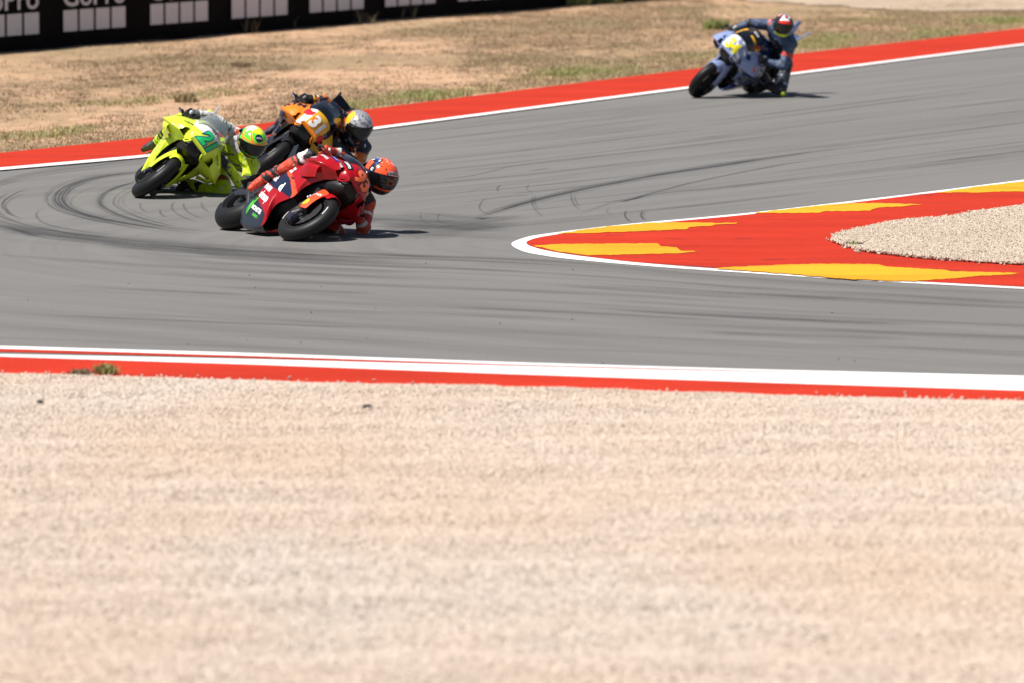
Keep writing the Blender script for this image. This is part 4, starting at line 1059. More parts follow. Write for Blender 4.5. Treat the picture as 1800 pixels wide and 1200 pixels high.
def helmet(parent, head, face, up, spec):
    f_ = Vector(face).normalized(); u_ = Vector(up); u_ = (u_-f_*u_.dot(f_)).normalized(); l_ = u_.cross(f_)   # left of the wearer
    HS_ = spec.get('scale', 1.13)
    def P(az, el, add=0):
        """az from the face, positive to the left; el upwards"""
        ca, sa, ce, se = math.cos(az), math.sin(az), math.cos(el), math.sin(el)
        x = ce*ca; y = ce*sa; z = se
        rx = .150 if x > 0 else .165; rz = .135 if z > 0 else .150
        px_ = x*rx; py_ = y*.128; pz_ = z*rz
        if z < 0 and x > 0: k = min(1, -z/.55); px_ += .030*k*x; py_ *= 1-.18*k
        if x < 0 and z > -.2: px_ -= .02*(-x)*max(0, z+.2)
        n = Vector((px_, py_, pz_)).normalized()
        v = Vector((px_, py_, pz_))*HS_+n*add
        return Vector(head)+f_*v.x+l_*v.y+u_*v.z
    na, ne = 72, 44; V = []; F = []; M = []
    els = np.linspace(R(-62), R(89), ne)
    for e in els:
        for k in range(na): V.append(P(2*math.pi*k/na-math.pi, e))
    for i in range(ne-1):
        for k in range(na):
            F.append((i*na+k, i*na+(k+1) % na, (i+1)*na+(k+1) % na, (i+1)*na+k))
            M.append(spec['zone'](math.degrees(2*math.pi*(k+.5)/na-math.pi), math.degrees((els[i]+els[i+1])/2)))
    F.append(tuple(range(na))[::-1]); M.append(1); F.append(tuple((ne-1)*na+k for k in range(na))); M.append(0)
    mb = MB(); mb.add(V, F, M)
    # rear spoiler
    for az0 in (0,):
        q = []
        for az in np.linspace(R(125), R(235), 12):
            q += [P(az, R(28), .0), P(az, R(12), .032), P(az, R(4), .0)]
        mb.add(q, [(3*i+j, 3*i+j+1, 3*i+j+4, 3*i+j+3) for i in range(11) for j in range(2)], 1)
    h = mb.build('helmet', spec['mats'], parent)
    q = []; nv, nh = 14, 30
    for i in range(nv):
        for k in range(nh):
            t = k/(nh-1)*2-1; az = R(82)*t; lo = -27+6*abs(t)**3; hi = 19-7*abs(t)**2
            q.append(P(az, R(lo+(hi-lo)*i/(nv-1)), .006 if 0 < i < nv-1 and 0 < k < nh-1 else -.001))
    MB().add(q, [(i*nh+k, i*nh+k+1, (i+1)*nh+k+1, (i+1)*nh+k) for i in range(nv-1) for k in range(nh-1)]).build('visor', spec['visor'], h)
    bv = bvh_of(V, F)
    for (nm, tx, az, el, size, mat, kw) in spec.get('decals', []):
        p = P(R(az), R(el)); n = (p-Vector(head)).normalized(); decal(h, nm, bv, tx, p-n*.10+n*.10, n, u_, size, mat, **kw)
    for s_ in (-1, 1):    # chin vent and visor pivots
        c_ = P(R(84*s_), R(2)); n = (c_-Vector(head)).normalized()
        MB().tube([c_-n*.004, c_+n*.008], [.020, .016], 16).build('visor_pivot', spec['pivot'], h)
    c_ = P(0, R(-42)); n = (c_-Vector(head)).normalized()
    return h

def make_rider(spec, loc, h, L):
    cL, sL = math.cos(L), math.sin(L)
    lh = lambda p: np.array([p[0], p[1]*cL+p[2]*sL, -p[1]*sL+p[2]*cL])
    J = {k: lh(v) for k, v in spec['pose'].items()}
    mats = spec['mats']; pick = spec['pick']
    mid = lambda a, b, t: J[a]*(1-t)+J[b]*t
    up_b = J['head']-J['chest']
    caps = []
    A = lambda a, b, ra, rb, t: caps.append((a, b, ra, rb, t))
    nrm = lambda v: v/np.linalg.norm(v)
    side_ = nrm(J['lsh']-J['rsh']); spine = nrm(J['neck']-J['pelvis']); back = nrm(np.cross(side_, spine))
    if back[2] < 0: back = -back
    A(J['rhip'], J['lhip'], .115, .115, 'pelvis'); A(J['pelvis']+back*.02, J['belly'], .135, .130, 'belly')
    A(J['belly'], J['chest'], .130, .140, 'chest'); A(J['chest']-side_*.08, J['chest']+side_*.08, .125, .125, 'chest')
    A(mid('rsh', 'lsh', .08), mid('rsh', 'lsh', .92), .088, .088, 'shoulders')
    A(J['chest']+back*.06, J['neck']+back*.07-spine*.02, .085, .062, 'hump')
    A(J['neck'], J['neck']*.45+J['head']*.55, .068, .064, 'neck')
    for s_ in 'rl':
        A(J[s_+'sh'], J[s_+'elb'], .074, .056, s_+'upperarm'); A(J[s_+'elb'], J[s_+'wr'], .057, .041, s_+'forearm')
        A(J[s_+'elb'], J[s_+'elb']+nrm(J[s_+'elb']-(J[s_+'sh']+J[s_+'wr'])/2)*.022, .05, .045, s_+'elbow')
        A(J[s_+'sh'], J[s_+'sh']+back*.01, .086, .08, s_+'shoulder')
        k = J[s_+'knee']; A(J[s_+'hip'], k, .105, .074, s_+'thigh'); A(k, J[s_+'ank'], .072, .052, s_+'shin')
        m_ = k*.62+J[s_+'ank']*.38; A(m_+nrm(np.cross(J[s_+'ank']-k, side_))*-.0, m_, .073, .073, s_+'shin')
        A(k, k+nrm(k-(J[s_+'hip']+J[s_+'ank'])/2)*.03, .062, .055, s_+'knee')
    body = fused('person', caps, .0115, mats, pick, None, 4, .022, spec.get('bulk', 1.05), spec.get('patches'))
    body.location = loc; body.rotation_euler = (0, 0, h)
    tag(body, spec['label'], 'person', 'racers riding the motorcycles')
    # gloves
    for s_ in 'rl':
        sg = -1 if s_ == 'r' else 1
        c_ = J[s_+'hand']; a = nrm(lh((-.06, sg*1.0, -.03))); fw = c_-J[s_+'wr']; fw = nrm(fw-a*(fw@a)); n = np.cross(fw, a)*(-sg)
        if n[2] < 0 and abs(n[2]) > .3: n = -n
        W = lambda x, y, z: c_+(fw*x+a*y+n*z)*1.15
        g = []
        for i, (y, ln) in enumerate(((-.033, .9), (-.011, 1.02), (.011, .97), (.032, .80))):
            g.append((W(-.070, y*.72, .016), W(.012, y, .036), .021, .017, 'palm'))
            g.append((W(.012, y, .036), W(.046*ln, y, .008), .0125, .0115, 'finger'))
            g.append((W(.046*ln, y, .008), W(.030, y, -.026*ln), .0112, .0105, 'finger'))
            g.append((W(.030, y, -.026*ln), W(.002, y, -.026*ln), .0102, .0092, 'finger'))
        g.append((W(-.045, -.030, .004), W(-.018, -.054, -.014), .017, .0135, 'thumb')); g.append((W(-.018, -.054, -.014), W(.016, -.050, -.026), .013, .0105, 'thumb'))
        g.append((W(-.068, 0, .014), J[s_+'wr'], .034, .037, 'cuff')); g.append((J[s_+'wr'], J[s_+'wr']*.72+J[s_+'elb']*.28, .045, .051, 'cuff'))
        g.append((W(-.01, .002, .046), W(-.035, .002, .040), .013, .018, 'knuckle'))
        fused('glove', g, .0045, spec['glove'], lambda t, q, p: {'palm': 0, 'finger': 0, 'thumb': 0, 'cuff': 1, 'knuckle': 2}[t], body, 2, .003)
        # boots
        an = J[s_+'ank']; kn = J[s_+'knee']; toe = J[s_+'toe']; ft = nrm(toe-an*1.0); dn = nrm(an-kn)
        heel = an+dn*.055-ft*.045; ball = an+dn*.060+ft*.10
        b = [(an*.62+kn*.38, an, .064, .053, 'shaft'), (an, heel, .046, .037, 'heel'), (an+dn*.02, ball, .046, .040, 'foot'), (ball, ball+ft*.06, .040, .030, 'toe'), (heel, ball, .032, .034, 'sole'),
             (an*.5+kn*.5, an*.8+kn*.2, .060, .058, 'guard')]
        fused('boot', b, .008, spec['boot'], lambda t, q, p: {'shaft': 0, 'heel': 1, 'foot': len(spec['boot'])-1 if len(spec['boot']) > 2 else 0, 'toe': len(spec['boot'])-1 if len(spec['boot']) > 2 else 0, 'sole': 1, 'guard': 0}[t], body, 3, .004)
        # knee and elbow sliders
        k = kn+nrm(kn-(J[s_+'hip']+an)/2)*.055; o_ = nrm((kn-J['pelvis'])*np.array([.2, 1, .2]))
        if s_ == 'l':
            q = kn+o_*.035-np.array([0, 0, .045]); 
            fused('knee_slider', [(q+nrm(an-kn)*.03, q-nrm(an-kn)*.03, .042, .042, 's'), (q, q+o_*.02, .038, .03, 's')], .008, [spec['slider']], lambda *z: 0, body, 2)
    hs = spec['helmet']
    # face and up given in the world; the body only turns about the vertical
    Rz = Matrix.Rotation(-h, 3, 'Z')
    helmet(body, J['head'], Rz@Vector(hs['face']), Rz@Vector(hs['up']), hs)
    for nm, tx, c_, n, up, size, mat, kw in spec.get('decals', []):
        bv = BVHTree.FromPolygons([v.co[:] for v in body.data.vertices], [tuple(p.vertices) for p in body.data.polygons])
        decal(body, nm, bv, tx, Vector(lh(c_)), Vector(lh(n)), Vector(lh(up)), size, mat, **kw)
    return body

SCREEN_D = glass_dark('smoked_screen', (.01, .012, .016), .62); SCREEN_C = glass_dark('clear_screen', (.30, .33, .32), .45)
VIS = paint((.006, .006, .008), .04, 1.0, name='visor'); 
DK = paint(BLACK, .4, .3, name='dark'); WHT = paint(WHITE, .35, .4, name='white_paint')
def std(body, trim, third, fourth, **k):
    d = dict(body=body, trim=trim, third=third, fourth=fourth, rim=DK, fork=DMETAL, caliper=GOLD, duct=DK, wingR=k.get('wing', body), wingL=k.get('wing', body), fender=body, guard=body, dark=paint((.006, .006, .007), .5, .1, name='cavity'),
             screen=SCREEN_D, wing=body, pod=body, tank=body, seat=paint((.015, .015, .015), .8, 0, name='seat_foam'), tail=body, tailwing=body)
    d.update(k); return d
def pose(**k):
    p = dict(head=(.28, .22, 1.27), neck=(.12, .27, 1.19), chest=(-.02, .27, 1.11), belly=(-.18, .24, 1.00), pelvis=(-.34, .22, .90),
             rhip=(-.33, .11, .88), lhip=(-.31, .33, .85), rsh=(.06, .10, 1.17), lsh=(.10, .43, 1.13),
             relb=(.20, -.14, 1.11), rwr=(.30, -.275, .985), rhand=(.352, -.285, .935), lelb=(.22, .58, .92), lwr=(.27, .36, .955), lhand=(.352, .285, .935),
             rknee=(.05, -.27, .86), rank=(-.33, -.235, .52), rtoe=(-.20, -.27, .36), lknee=(.09, .54, .74), lank=(-.31, .29, .50), ltoe=(-.20, .34, .38))
    p.update(k); return p

# ---------------------------------------------------------------- red machine
RED = paint((.36, .004, .008), .22, .8); ORG = paint((.80, .085, .025), .3, .6, name='orange_red'); NAVY = paint((.010, .016, .045), .3, .6)
YEL = paint((.85, .55, .02), .35, .4, name='shell_yellow')
SLOT_A = [(.33, .80), (.43, .79), (.47, .70), (.41, .70)]; SLOT_B = [(-.12, .735), (.0, .70), (-.01, .685), (-.13, .715)]; SLOT_C = [(-.10, .70), (.02, .665), (.01, .65), (-.11, .68)]; SLOT_D = [(.18, .62), (.27, .60), (.27, .58), (.18, .60)]
def inp(x, z, P):
    c_ = False; j = len(P)-1
    for i in range(len(P)):
        if (P[i][1] > z) != (P[j][1] > z) and x < (P[j][0]-P[i][0])*(z-P[i][1])/(P[j][1]-P[i][1])+P[i][0]: c_ = not c_
        j = i
    return c_
def z_red(x, y, z):
    if abs(y) > .03:
        if z < .28-.42*x and x < .15: return 3
        if inp(x, z, [(-.30, .56), (-.16, .60), (-.03, .67), (.23, .57), (.35, .47), (.34, .44), (.04, .46)]): return 1
        if inp(x, z, [(-.03, .67), (.03, .69), (.25, .60), (.46, .47), (.43, .42), (.34, .44), (.35, .47), (.23, .57)]): return 2
    return 0
def red_guard(go, GC, zf):
    for s_ in (-1, 1):
        decal(go, 'sponsor_logo', GC[s_], None, (.68, s_*.14, .42), (0, s_, .1), (0, 0, 1), .045, YEL, shape=CIRC, off=.003); decal(go, 'lettering', GC[s_], 'OHLINS', (.64, s_*.14, .54), (0, s_, .1), (0, 0, 1), .05, WHT, rot=-20*s_)
NORG = paint((1.0, .19, .06), .35, .3, name='number_orange')
NV_ = paint((.010, .014, .03), .3, .5, name='duct_navy')
RD = dict(lean=57, psi=28, steer=6, contact=ground(508, 424), label='red racing motorcycle nearest the camera with white sponsor lettering on its flank',
          mats=std(RED, NAVY, ORG, paint((.02, .024, .034), .3, .5, name='carbon_black'), guard=ORG, fender=RED, wing=RED, duct=NV_, rim=DK, tailwing=DK, tail=RED), fender2=False, zone=z_red, belly=3,
          guard_decals=[red_guard],
          decals=[('f', 'race_number', 'N', '93', (.77, .0, .955), (1, 0, .4), (-.4, 0, 1), .19, NAVY, dict(bold=.085, off=.004)),
                  ('f', 'race_number', 'N', '93', (.77, .0, .955), (1, 0, .4), (-.4, 0, 1), .19, NORG, dict(bold=.05, off=.008)),
                  ('f', 'lettering_panel', 'A', None, (.665, -.155, .945), (.4, -.7, .75), (0, 1, .6), .05, DK, dict(shape=RECT(3.5, 1.15), off=.004)),
                  ('f', 'lettering', 'A', 'Lenovo', (.665, -.155, .945), (.4, -.7, .75), (0, 1, .6), .052, WHT, dict(bold=.03, off=.008)),
                  ('f', 'sponsor_logo', 'WR', None, (.56, -.235, .90), (.1, -.8, .8), (0, 1, .8), .05, paint((.02, .05, .5), .3, .5, name='blue'), dict(shape=RECT(2.8, .9), off=.004)),
                  ('f', 'lettering', 'WR', 'UniCredit', (.56, -.235, .90), (.1, -.8, .8), (0, 1, .8), .03, WHT, dict(off=.008)),
                  ('f', 'lettering', 'WR', 'Redoxon', (.50, -.30, .85), (0, -.8, .8), (0, 1, .8), .05, WHT, dict(off=.005)),
                  ('f', 'lettering', 'WR', 'AIRA', (.68, -.19, .87), (.5, -.8, .6), (0, 1, .6), .035, WHT, dict(off=.005)),
                  ('f', 'lettering', 'WR', 'DUCATI', (.42, -.345, .79), (0, -.9, .4), (0, .6, 1), .040, WHT, dict(bold=.03, off=.006)),
                  ('f', 'sponsor_logo', 'R', None, (.12, -.26, .68), (0, -1, .2), (0, 0, 1), .065, WHT, dict(shape=RECT(1.3, 1), rot=-15)),
                  ('f', 'lettering', 'R', 'aerogen', (.12, -.26, .675), (0, -1, .2), (0, 0, 1), .025, RED, dict(rot=-15, off=.008)),
                  ('f', 'lettering', 'R', 'ook', (-.08, -.22, .575), (0, -1, 0), (0, 0, 1), .085, WHT, dict(rot=-14, bold=.04)),
                  ('f', 'lettering', 'R', 'd', (.15, -.2, .495), (0, -1, 0), (0, 0, 1), .11, WHT, dict(rot=-14, bold=.05)),
                  ('f', 'lettering', 'R', 'FIAMM', (-.09, -.18, .465), (0, -1, 0), (0, 0, 1), .070, WHT, dict(rot=-15, bold=.04)),
                  ('f', 'lettering', 'R', 'alcaop', (-.05, -.15, .365), (0, -1, 0), (0, 0, 1), .095, WHT, dict(rot=-14, bold=.04)),
                  ('f', 'lettering', 'R', 'MONSTER', (-.05, -.12, .245), (0, -1, -.2), (0, 0, 1), .055, WHT, dict(rot=-12, bold=.04)),
                  ('f', 'lettering', 'R', 'ENERGY', (-.03, -.10, .19), (0, -1, -.2), (0, 0, 1), .035, paint((.10, .55, .05), .4, .3, name='claw_green'), dict(rot=-12, bold=.03)),
                  ('f', 'sponsor_logo', 'R', None, (-.21, -.15, .29), (0, -1, 0), (0, 0, 1), .085, paint((.10, .55, .05), .4, .3, name='claw_green'),
                   dict(rot=-25, shape=[(-.5, 1), (-.3, 1), (-.25, -.6), (-.1, .9), (.05, .9), (.1, -.8), (.25, .9), (.45, .9), (.25, -1.2), (.05, -1.1), (-.05, -.2), (-.25, -1.2)])),
                  ('f', 'lettering_panel', 'WL', None, (.60, .235, .91), (.2, .8, .8), (-1, .1, .2), .10, DK, dict(shape=RECT(1.75, .52), off=.004)),
                  ('f', 'lettering', 'WL', 'Lenovo', (.60, .235, .91), (.2, .8, .8), (-1, .1, .2), .048, WHT, dict(bold=.03, off=.008)),
                  ('f', 'sponsor_logo', 'WL', None, (.60, .30, .83), (.4, .8, .5), (-1, .1, .2), .05, paint((.02, .05, .5), .3, .5, name='blue'), dict(shape=RECT(2.4, .9), off=.004)),
                  ('w', 'lettering', 'W', 'MOTUL', (.50, .08, 1.08), (.5, .3, 1), (-1, 0, .3), .045, WHT, dict(bold=.02)),
                  ('w', 'sponsor_logo', 'W', None, (.46, -.10, 1.10), (.5, -.3, 1), (-1, 0, .3), .05, paint((.02, .05, .5), .3, .5, name='blue'), dict(shape=RECT(1.9, .9), off=.003))])
LR = leather((.60, .060, .022)); LW = leather((.65, .62, .58)); LB = leather((.015, .015, .017)); LRD = leather((.50, .012, .012))
def p_red(t, q, p):
    if t in ('rknee',) or (t == 'rthigh' and q > .72): return 2
    if t == 'lforearm' and .3 < q < .45: return 1
    if t in ('lknee', 'lshin'): return 2  # inside knee and shin in black: deep shadow put into the leather colour
    if t.endswith('elbow'): return 2
    if t == 'rthigh' and .5 < q < .6: return 1
    if t == 'lupperarm' and (.35 < q < .45): return 1
    if t == 'lupperarm' and (.45 < q < .7): return 3
    if t == 'shoulders' and q > .75: return 2
    if t == 'rshin' and .05 < q < .16: return 1
    if t == 'neck': return 2
    if t in ('chest', 'belly', 'pelvis') and abs((p[0]*7+.3) % 1-.5) < .06: return 1
    if t == 'hump': return 3
    return 0
def hz_red(az, el):
    if el < -33: return 2
    if abs(az) > 92 and el < 42: return 1 if (az > 0 or el < 10) else 0
    if vnoise(np.array(az*.9+300.), np.array(el*1.0+300.), 7.0, 3) > .80: return 3 if el > 55 else 1
    if az < -62 and el < 70: return (1, 4, 1, 3, 1, 1)[(int((az+200)/11)+int((el+90)/13)*2) % 6]
    return 0
H_OR = paint((.85, .10, .03), .18, 1.0, name='helmet_orange'); H_BK = paint((.02, .02, .025), .2, 1.0, name='helmet_black'); H_BL = paint((.03, .10, .5), .2, 1, name='helmet_blue'); H_WH = paint((.75, .75, .75), .2, 1, name='helmet_white')
RDR = dict(patches=(1, 2), label='rider in red and orange leathers hanging off the red motorcycle with elbow at the asphalt', pose=pose(head=(.29, .23, 1.325), rknee=(.13, -.275, .875), rank=(-.25, -.245, .535), rtoe=(-.15, -.27, .36)), mats=[LR, LW, LB, LRD], pick=p_red,
           glove=[leather((.60, .05, .03), ), leather((.5, .03, .02)), LW], boot=[LB, LR, LR], slider=paint((.03, .03, .03), .6, 0, name='slider'),
           helmet=dict(scale=1.2, face=(.44, -.86, -.26), up=(.30, -.1, 1), mats=[H_OR, H_BK, H_BK, H_WH, H_BL], zone=hz_red, visor=VIS, pivot=H_BK,
                       decals=[('helmet_panel', None, 14, 27, .06, H_WH, dict(shape=RECT(1.9, .62), off=.002)), ('helmet_lettering', 'SHOEI', 14, 27, .042, H_BK, dict(bold=.03, off=.005))]))
# ---------------------------------------------------------------- yellow machine
FLU = paint((.62, .76, .04), .25, .7, name='fluorescent_yellow'); GRN = paint((.02, .60, .15), .3, .4, name='number_green'); NVB = paint((.01, .03, .25), .3, .4, name='outline_blue')
def z_yel(x, y, z):
    if z > .995-.25*max(0, -y-.02)+(.03 if y > .06 else 0): return 2
    if vnoise(np.array(x+5.), np.array(z*2+abs(y)*3+5.), .03, 83) > .93: return 1
    return 0
FLO = paint((.75, .06, .03), .3, .4, name='red_mark')
def yel_guard(go, GC, zf): pass
YD = dict(lean=53, psi=3, steer=3, contact=ground(243, 348), label='fluorescent yellow racing motorcycle with a green number 21 on its nose', wing=1.15,
          mats=std(FLU, DK, WHT, WHT, guard=FLU, duct=DK, screen=SCREEN_C, tailwing=WHT, tail=WHT, fork=DMETAL), fender2=False, zone=z_yel, guard_decals=[],
          decals=[('f', 'race_number', 'A', '21', (.755, .02, .965), (1, .1, .5), (-.5, 0, 1), .215, NVB, dict(bold=.085, shear=.2, off=.004)),
                  ('f', 'race_number', 'A', '21', (.755, .02, .965), (1, .1, .5), (-.5, 0, 1), .215, GRN, dict(bold=.04, shear=.2, off=.008)),
                  ('f', 'sponsor_logo', 'R', None, (.33, -.29, .74), (.3, -1, 0), (0, 0, 1), .10, FLO, dict(shape=CIRC)),
                  ('f', 'lettering', 'WR', 'MooneY', (.48, -.27, .90), (0, -.8, .8), (-1, -.1, .2), .05, DK, {}),
                  ('f', 'lettering', 'WR', 'riding', (.62, -.21, .90), (.3, -.8, .7), (-1, -.1, .2), .045, DK, {}),
                  ('f', 'lettering', 'WL', 'riding', (.62, .21, .90), (.3, .8, .7), (-1, .1, .2), .045, DK, {}),
                  ('f', 'lettering_panel', 'R', None, (.30, -.25, .66), (.2, -1, 0), (0, 0, 1), .05, paint((.80, .25, .03), .3, .5, name='amber'), dict(shape=RECT(.7, 2.2), off=.003)),
                  ('f', 'lettering', 'A', 'RT', (.66, .0, 1.05), (.6, 0, 1), (-1, 0, .3), .06, DK, dict(off=.006)),
                  ('f', 'lettering', 'WL', 'RT', (.42, .32, .84), (.2, .8, .7), (-1, .1, .2), .045, NVB, dict(off=.006)),
                  ('f', 'lettering', 'WR', 'TEAM', (.42, -.32, .84), (.2, -.8, .7), (0, 1, .8), .035, NVB, dict(off=.006)),
                  ('f', 'lettering', 'WL', 'RACING TEAM', (.46, .29, .87), (.2, .8, .7), (-1, .1, .2), .032, DK, {})])
LY = leather((.62, .80, .012)); LGW = leather((.66, .66, .64)); LG = leather((.16, .16, .16)); LO = leather((.72, .12, .03))
def p_yel(t, q, p):
    if t == 'shoulders' and q > .5: return 0
    if t == 'rshoulder': return 3 if p[0] > .10 else 1
    if t == 'rupperarm' and (.3 < q < .36 or .6 < q < .64): return 2
    if t in ('rupperarm', 'rforearm', 'shoulders', 'hump'): return 1
    if t == 'lshoulder' : return 3 if (q > .2 or p[2] > .40) and False else 0
    if t in ('lelbow',): return 3
    if t == 'lupperarm' and abs(q-.55) < .06: return 2
    if t in ('neck',): return 2
    if t in ('lknee',): return 3
    if t == 'chest' and abs((p[2]*9) % 1-.5) < .08: return 2
    if t == 'lthigh' and abs(q-.6) < .07: return 4
    return 0
def hz_yel(az, el):
    if el < -30: return 1
    if abs(az) > 95 and el < 30: return 1
    if el > 62: return 2 if az > -60 else 4
    if 18 < el < 25: return 3
    if (az+el) % 60 < 14: return 3
    if el > 45 and -140 < az < -80: return 4
    return 0
HG = paint((.12, .75, .04), .18, 1, name='helmet_green'); HY = paint((.75, .80, .03), .18, 1, name='helmet_yellow'); HO = paint((.85, .25, .03), .18, 1, name='helmet_flame')
YR = dict(patches=(1, 2), label='rider in yellow and white leathers with a bright green helmet beside the yellow motorcycle', pose=pose(head=(.28, .32, 1.30), neck=(.12, .35, 1.21), chest=(-.02, .34, 1.12), lsh=(.10, .52, 1.13), rsh=(.06, .17, 1.19), lelb=(.22, .66, .93), lknee=(.09, .60, .74)),
          mats=[LY, LGW, LG, LO, leather((.35, .06, .04))], pick=p_yel, glove=[LB, LG, LGW], boot=[LB, leather((.05, .22, .45))], slider=paint((.03, .03, .03), .6, 0, name='slider'),
          helmet=dict(face=(.20, -.90, -.42), up=(.26, -.1, 1), mats=[HG, H_BK, HY, HO, H_WH], zone=hz_yel, visor=VIS, pivot=H_BK,
                      decals=[('helmet_logo', None, 8, 45, .042, NAVY, dict(shape=CIRC, off=.003)), ('helmet_lettering', 'AGV', 8, 45, .03, H_WH, dict(bold=.02, off=.006))]))
# ---------------------------------------------------------------- orange machine
ORA = paint((.78, .20, .012), .25, .7, name='race_orange'); NV = paint((.008, .013, .035), .25, .7, name='race_navy'); GLD = paint((.80, .42, .02), .3, .6, name='number_yellow'); BR = paint((.60, .02, .03), .3, .5, name='bull_red')
def z_ora(x, y, z):
    if -.15 < y < -.085 and x > .58 and z > .80: return 3
    if y < -.15 and z > .72: return 0
    if x > .50 and z > .76 and y < .14: return 2
    if vnoise(np.array(x+5.), np.array(z*2+5.), .04, 85) > .86: return 0
    return 1
OD = dict(lean=52, psi=-3, steer=3, contact=ground(444, 316), label='orange and navy racing motorcycle with a white number 31 behind the red one', rear_plate=True,
          mats=std(ORA, NV, GLD, WHT, guard=DK, duct=DK, fender=DK, fork=DMETAL, wingR=ORA, wingL=GLD, pod=NV, tank=NV, tail=NV, tailwing=DK), fender2=False, zone=z_ora, guard_decals=[],
          decals=[('f', 'race_number', 'A', '31', (.765, .015, .96), (1, .05, .45), (-.5, 0, 1), .19, ORA, dict(bold=.10, off=.003)),
                  ('f', 'race_number', 'A', '31', (.765, .015, .96), (1, .05, .45), (-.5, 0, 1), .19, WHT, dict(bold=.05, off=.007)),
                  ('f', 'sponsor_logo', 'A', None, (.70, -.13, .965), (.8, -.6, .8), (-.5, 0, 1), .055, BR, dict(shape=[(-.8, 1), (-1.1, .3), (-.8, -.9), (.3, -1.1), (1.1, -.4), (1, .7), (.3, .4)])),
                  ('f', 'sponsor_logo', 'L', None, (.73, .15, .89), (1, .7, .5), (-.5, 0, 1), .055, BR, dict(shape=[(-.8, 1), (-1.1, .3), (-.8, -.9), (.3, -1.1), (1.1, -.4), (1, .7), (.3, .4)])),
                  ('f', 'lettering', 'WR', 'KTM', (.52, -.28, .88), (.3, -.8, .6), (-1, 0, .4), .12, NV, dict(bold=.04)),
                  ('w', 'lettering', 'W', 'hp', (.40, -.05, 1.16), (.5, 0, 1), (-1, 0, .3), .07, WHT, dict(bold=.02))])
LN = leather((.010, .014, .035)); LOR = leather((.62, .15, .015)); LYE = leather((.78, .45, .03))
def p_ora(t, q, p):
    if t in ('lupperarm',) : return 1 if .35 < q < .8 else 0
    if t == 'neck': return 0
    if t == 'rshoulder': return 1
    if t == 'shoulders': return 1 if q < .3 else 0
    if t == 'rforearm' and q > .6: return 3
    if t == 'relbow': return 1
    if t in ('lelbow',): return 2
    if t in ('chest', 'belly') and abs((p[1]*6) % 1-.5) < .10: return 1
    if t in ('rthigh', 'lthigh') and .3 < q < .6: return 1
    return 0
def hz_ora(az, el):
    if el < -30: return 1
    if -125 < az < -70 and -5 < el < 60: return 2
    if 18 < el < 24: return 1
    if el > 24: return 0 if (int(az/14)+int(el/11)) % 3 else 3
    return 1 if abs(az) < 100 else 3
HS = paint((.45, .45, .47), .18, 1, .3, name='helmet_silver'); HGY = paint((.20, .20, .22), .2, 1, .3, name='helmet_grey')
OR_ = dict(patches=(1, 2), label='rider in navy and orange leathers with a silver helmet behind the red motorcycle', pose=pose(head=(.28, .29, 1.25), neck=(.12, .32, 1.18), chest=(-.02, .32, 1.10), lsh=(.10, .50, 1.12), rsh=(.06, .15, 1.15), lelb=(.22, .64, .95), lknee=(.09, .56, .74)),
           mats=[LN, LOR, LW, LYE], pick=p_ora, glove=[LB, LB, LG], boot=[LN, LB], slider=paint((.03, .03, .03), .6, 0, name='slider'),
           helmet=dict(face=(.22, -.90, -.42), up=(.16, -.1, 1), mats=[HS, H_BK, paint((.85, .45, .03), .2, 1, name='helmet_yellow_patch'), HGY], zone=hz_ora, visor=VIS, pivot=HS, decals=[]))
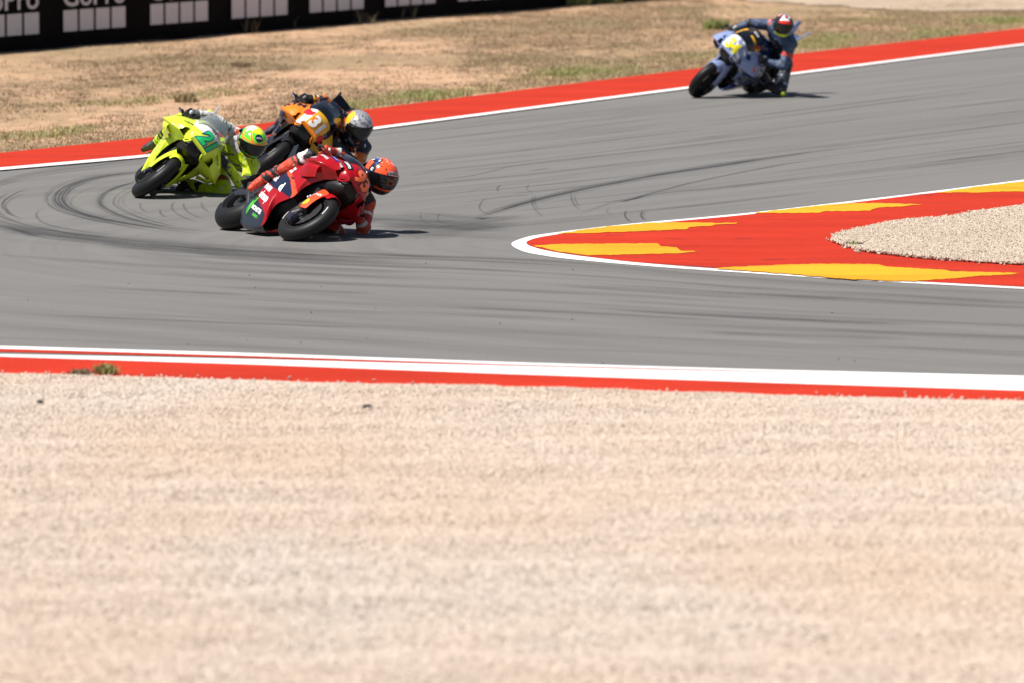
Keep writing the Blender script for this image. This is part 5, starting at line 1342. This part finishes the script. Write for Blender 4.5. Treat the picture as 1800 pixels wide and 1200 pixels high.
# ---------------------------------------------------------------- blue machine
BLU = paint((.23, .29, .50), .25, .7, name='pale_blue'); BDK = paint((.015, .03, .11), .25, .7, name='deep_blue'); NY = paint((.80, .72, .02), .3, .4, name='number_lemon')
def z_blu(x, y, z):
    if x > .66 and z > .86 and -.12 < y < .0: return 3
    if z < .34: return 1
    if abs(z-(.66+.3*(x-.2))) < .015: return 3
    v_ = vnoise(np.array(x*.6+5.), np.array(z+y+5.), .045, 87)
    if v_ > .80: return 3
    if v_ < .17: return 1
    return 0
BD = dict(lean=42, psi=-32, steer=-2, contact=ground(1225, 172), label='pale blue racing motorcycle alone in the distance with a yellow number 54', wing=1.1,
          mats=std(BLU, BDK, paint((.75, .38, .02), .3, .5, name='sponsor_orange'), WHT, wing=BLU, guard=BLU, duct=DK, fender=BLU, pod=BDK, tank=BDK), fender2=False, zone=z_blu, guard_decals=[],
          decals=[('f', 'race_number', 'A', '54', (.765, .01, .955), (1, .1, .45), (-.5, 0, 1), .20, NY, dict(bold=.06, off=.008)),
                  ('w', 'sponsor_logo', 'W', None, (.53, -.12, 1.08), (.5, -.3, 1), (-1, .2, .3), .11, paint((.80, .42, .02), .3, .5, name='amber'), dict(shape=RECT(.42, 2.0), off=.005)),
                  ('w', 'sponsor_logo', 'W', None, (.50, .12, 1.08), (.5, .3, 1), (-1, .1, .3), .10, paint((.80, .42, .02), .3, .5, name='amber'), dict(shape=RECT(2.2, .42), off=.005)),
                  ('f', 'sponsor_logo', 'WL', None, (.60, .20, .92), (.4, .8, .7), (-1, .1, .2), .045, BDK, dict(shape=CIRC)),
                  ('f', 'sponsor_logo', 'WR', None, (.66, -.18, .92), (.6, -.8, .6), (-1, -.1, .2), .04, BDK, dict(shape=CIRC)),
                  ('f', 'sponsor_logo', 'WR', None, (.52, -.32, .84), (.3, -.8, .6), (-1, -.1, .2), .045, FLO, dict(shape=RECT(1.6, .9))),
                  ('f', 'sponsor_logo', 'WL', None, (.50, .33, .81), (.3, .8, .6), (-1, .1, .2), .045, FLO, dict(shape=RECT(1.6, .9))),
                  ('w', 'lettering', 'W', 'bks', (.40, .03, 1.16), (.5, 0, 1), (-1, 0, .3), .07, WHT, dict(bold=.02, off=.005)),
                  ('f', 'lettering', 'L', 'GRESINI', (.38, .28, .72), (.2, 1, .0), (0, 0, 1), .07, WHT, dict(rot=20)),
                  ('f', 'lettering', 'L', 'Federal', (.18, .30, .52), (.2, 1, .0), (0, 0, 1), .07, WHT, dict(rot=10))])
LBL = leather((.042, .072, .14)); LBK = leather((.014, .016, .022)); LRE = leather((.6, .06, .03)); LLB = leather((.20, .26, .42))
def p_blu(t, q, p):
    if t in ('chest', 'belly') and p[2] < .78: return 1
    if t in ('lthigh', 'lknee', 'lshin', 'rthigh', 'rshin', 'rknee', 'neck'): return 1
    if t == 'lshoulder': return 0
    if t == 'rshoulder' : return 2 if p[0] > .08 else 0
    if t == 'lupperarm' and abs(q-.5) < .08: return 2
    if t in ('rforearm',) and q < .3: return 1
    if t == 'hump': return 3
    return 0
def hz_blu(az, el):
    if el < -38: return 2
    if el > 52: return 3 if (int((az+180)/24)) % 3 == 0 else (0 if (int((az+180)/24)) % 3 == 1 and el < 74 else 1)
    if el > 38: return 3 if abs(az) < 32 else 1
    if el > 20 and abs(az) < 40: return 0
    return 1
BR_ = dict(patches=(3, 1), bulk=1.14, label='rider in grey blue leathers and red white black helmet on the far motorcycle',
           pose=pose(head=(.27, .19, 1.47), neck=(.12, .19, 1.34), chest=(-.02, .17, 1.22), belly=(-.16, .18, 1.06), pelvis=(-.32, .20, .92), rsh=(.06, -.02, 1.26), lsh=(.08, .37, 1.27), relb=(.22, -.22, 1.12), lelb=(.20, .52, 1.04),
                     lknee=(.09, .66, .74), rknee=(.02, -.25, .84), rhip=(-.31, .10, .89), lhip=(-.29, .32, .86), lank=(-.28, .36, .50)),
           mats=[LBL, LBK, LRE, LLB], pick=p_blu, glove=[LB, LBL, LW], boot=[LBK, LB], slider=paint((.30, .38, .02), .6, 0, name='slider_yellow'),
           helmet=dict(scale=1.08, face=(.04, -.97, -.16), up=(.14, 0, 1), mats=[paint((.7, .03, .02), .2, 1, name='helmet_red'), H_BK, paint((.7, .85, .02), .25, .6, name='neon_chin'), H_WH], zone=hz_blu, visor=VIS, pivot=H_BK, decals=[]))
for b, r_ in ((RD, RDR), (YD, YR), (OD, OR_), (BD, BR_)):
    _, loc, h, L = make_bike(b); make_rider(r_, loc, h, L)
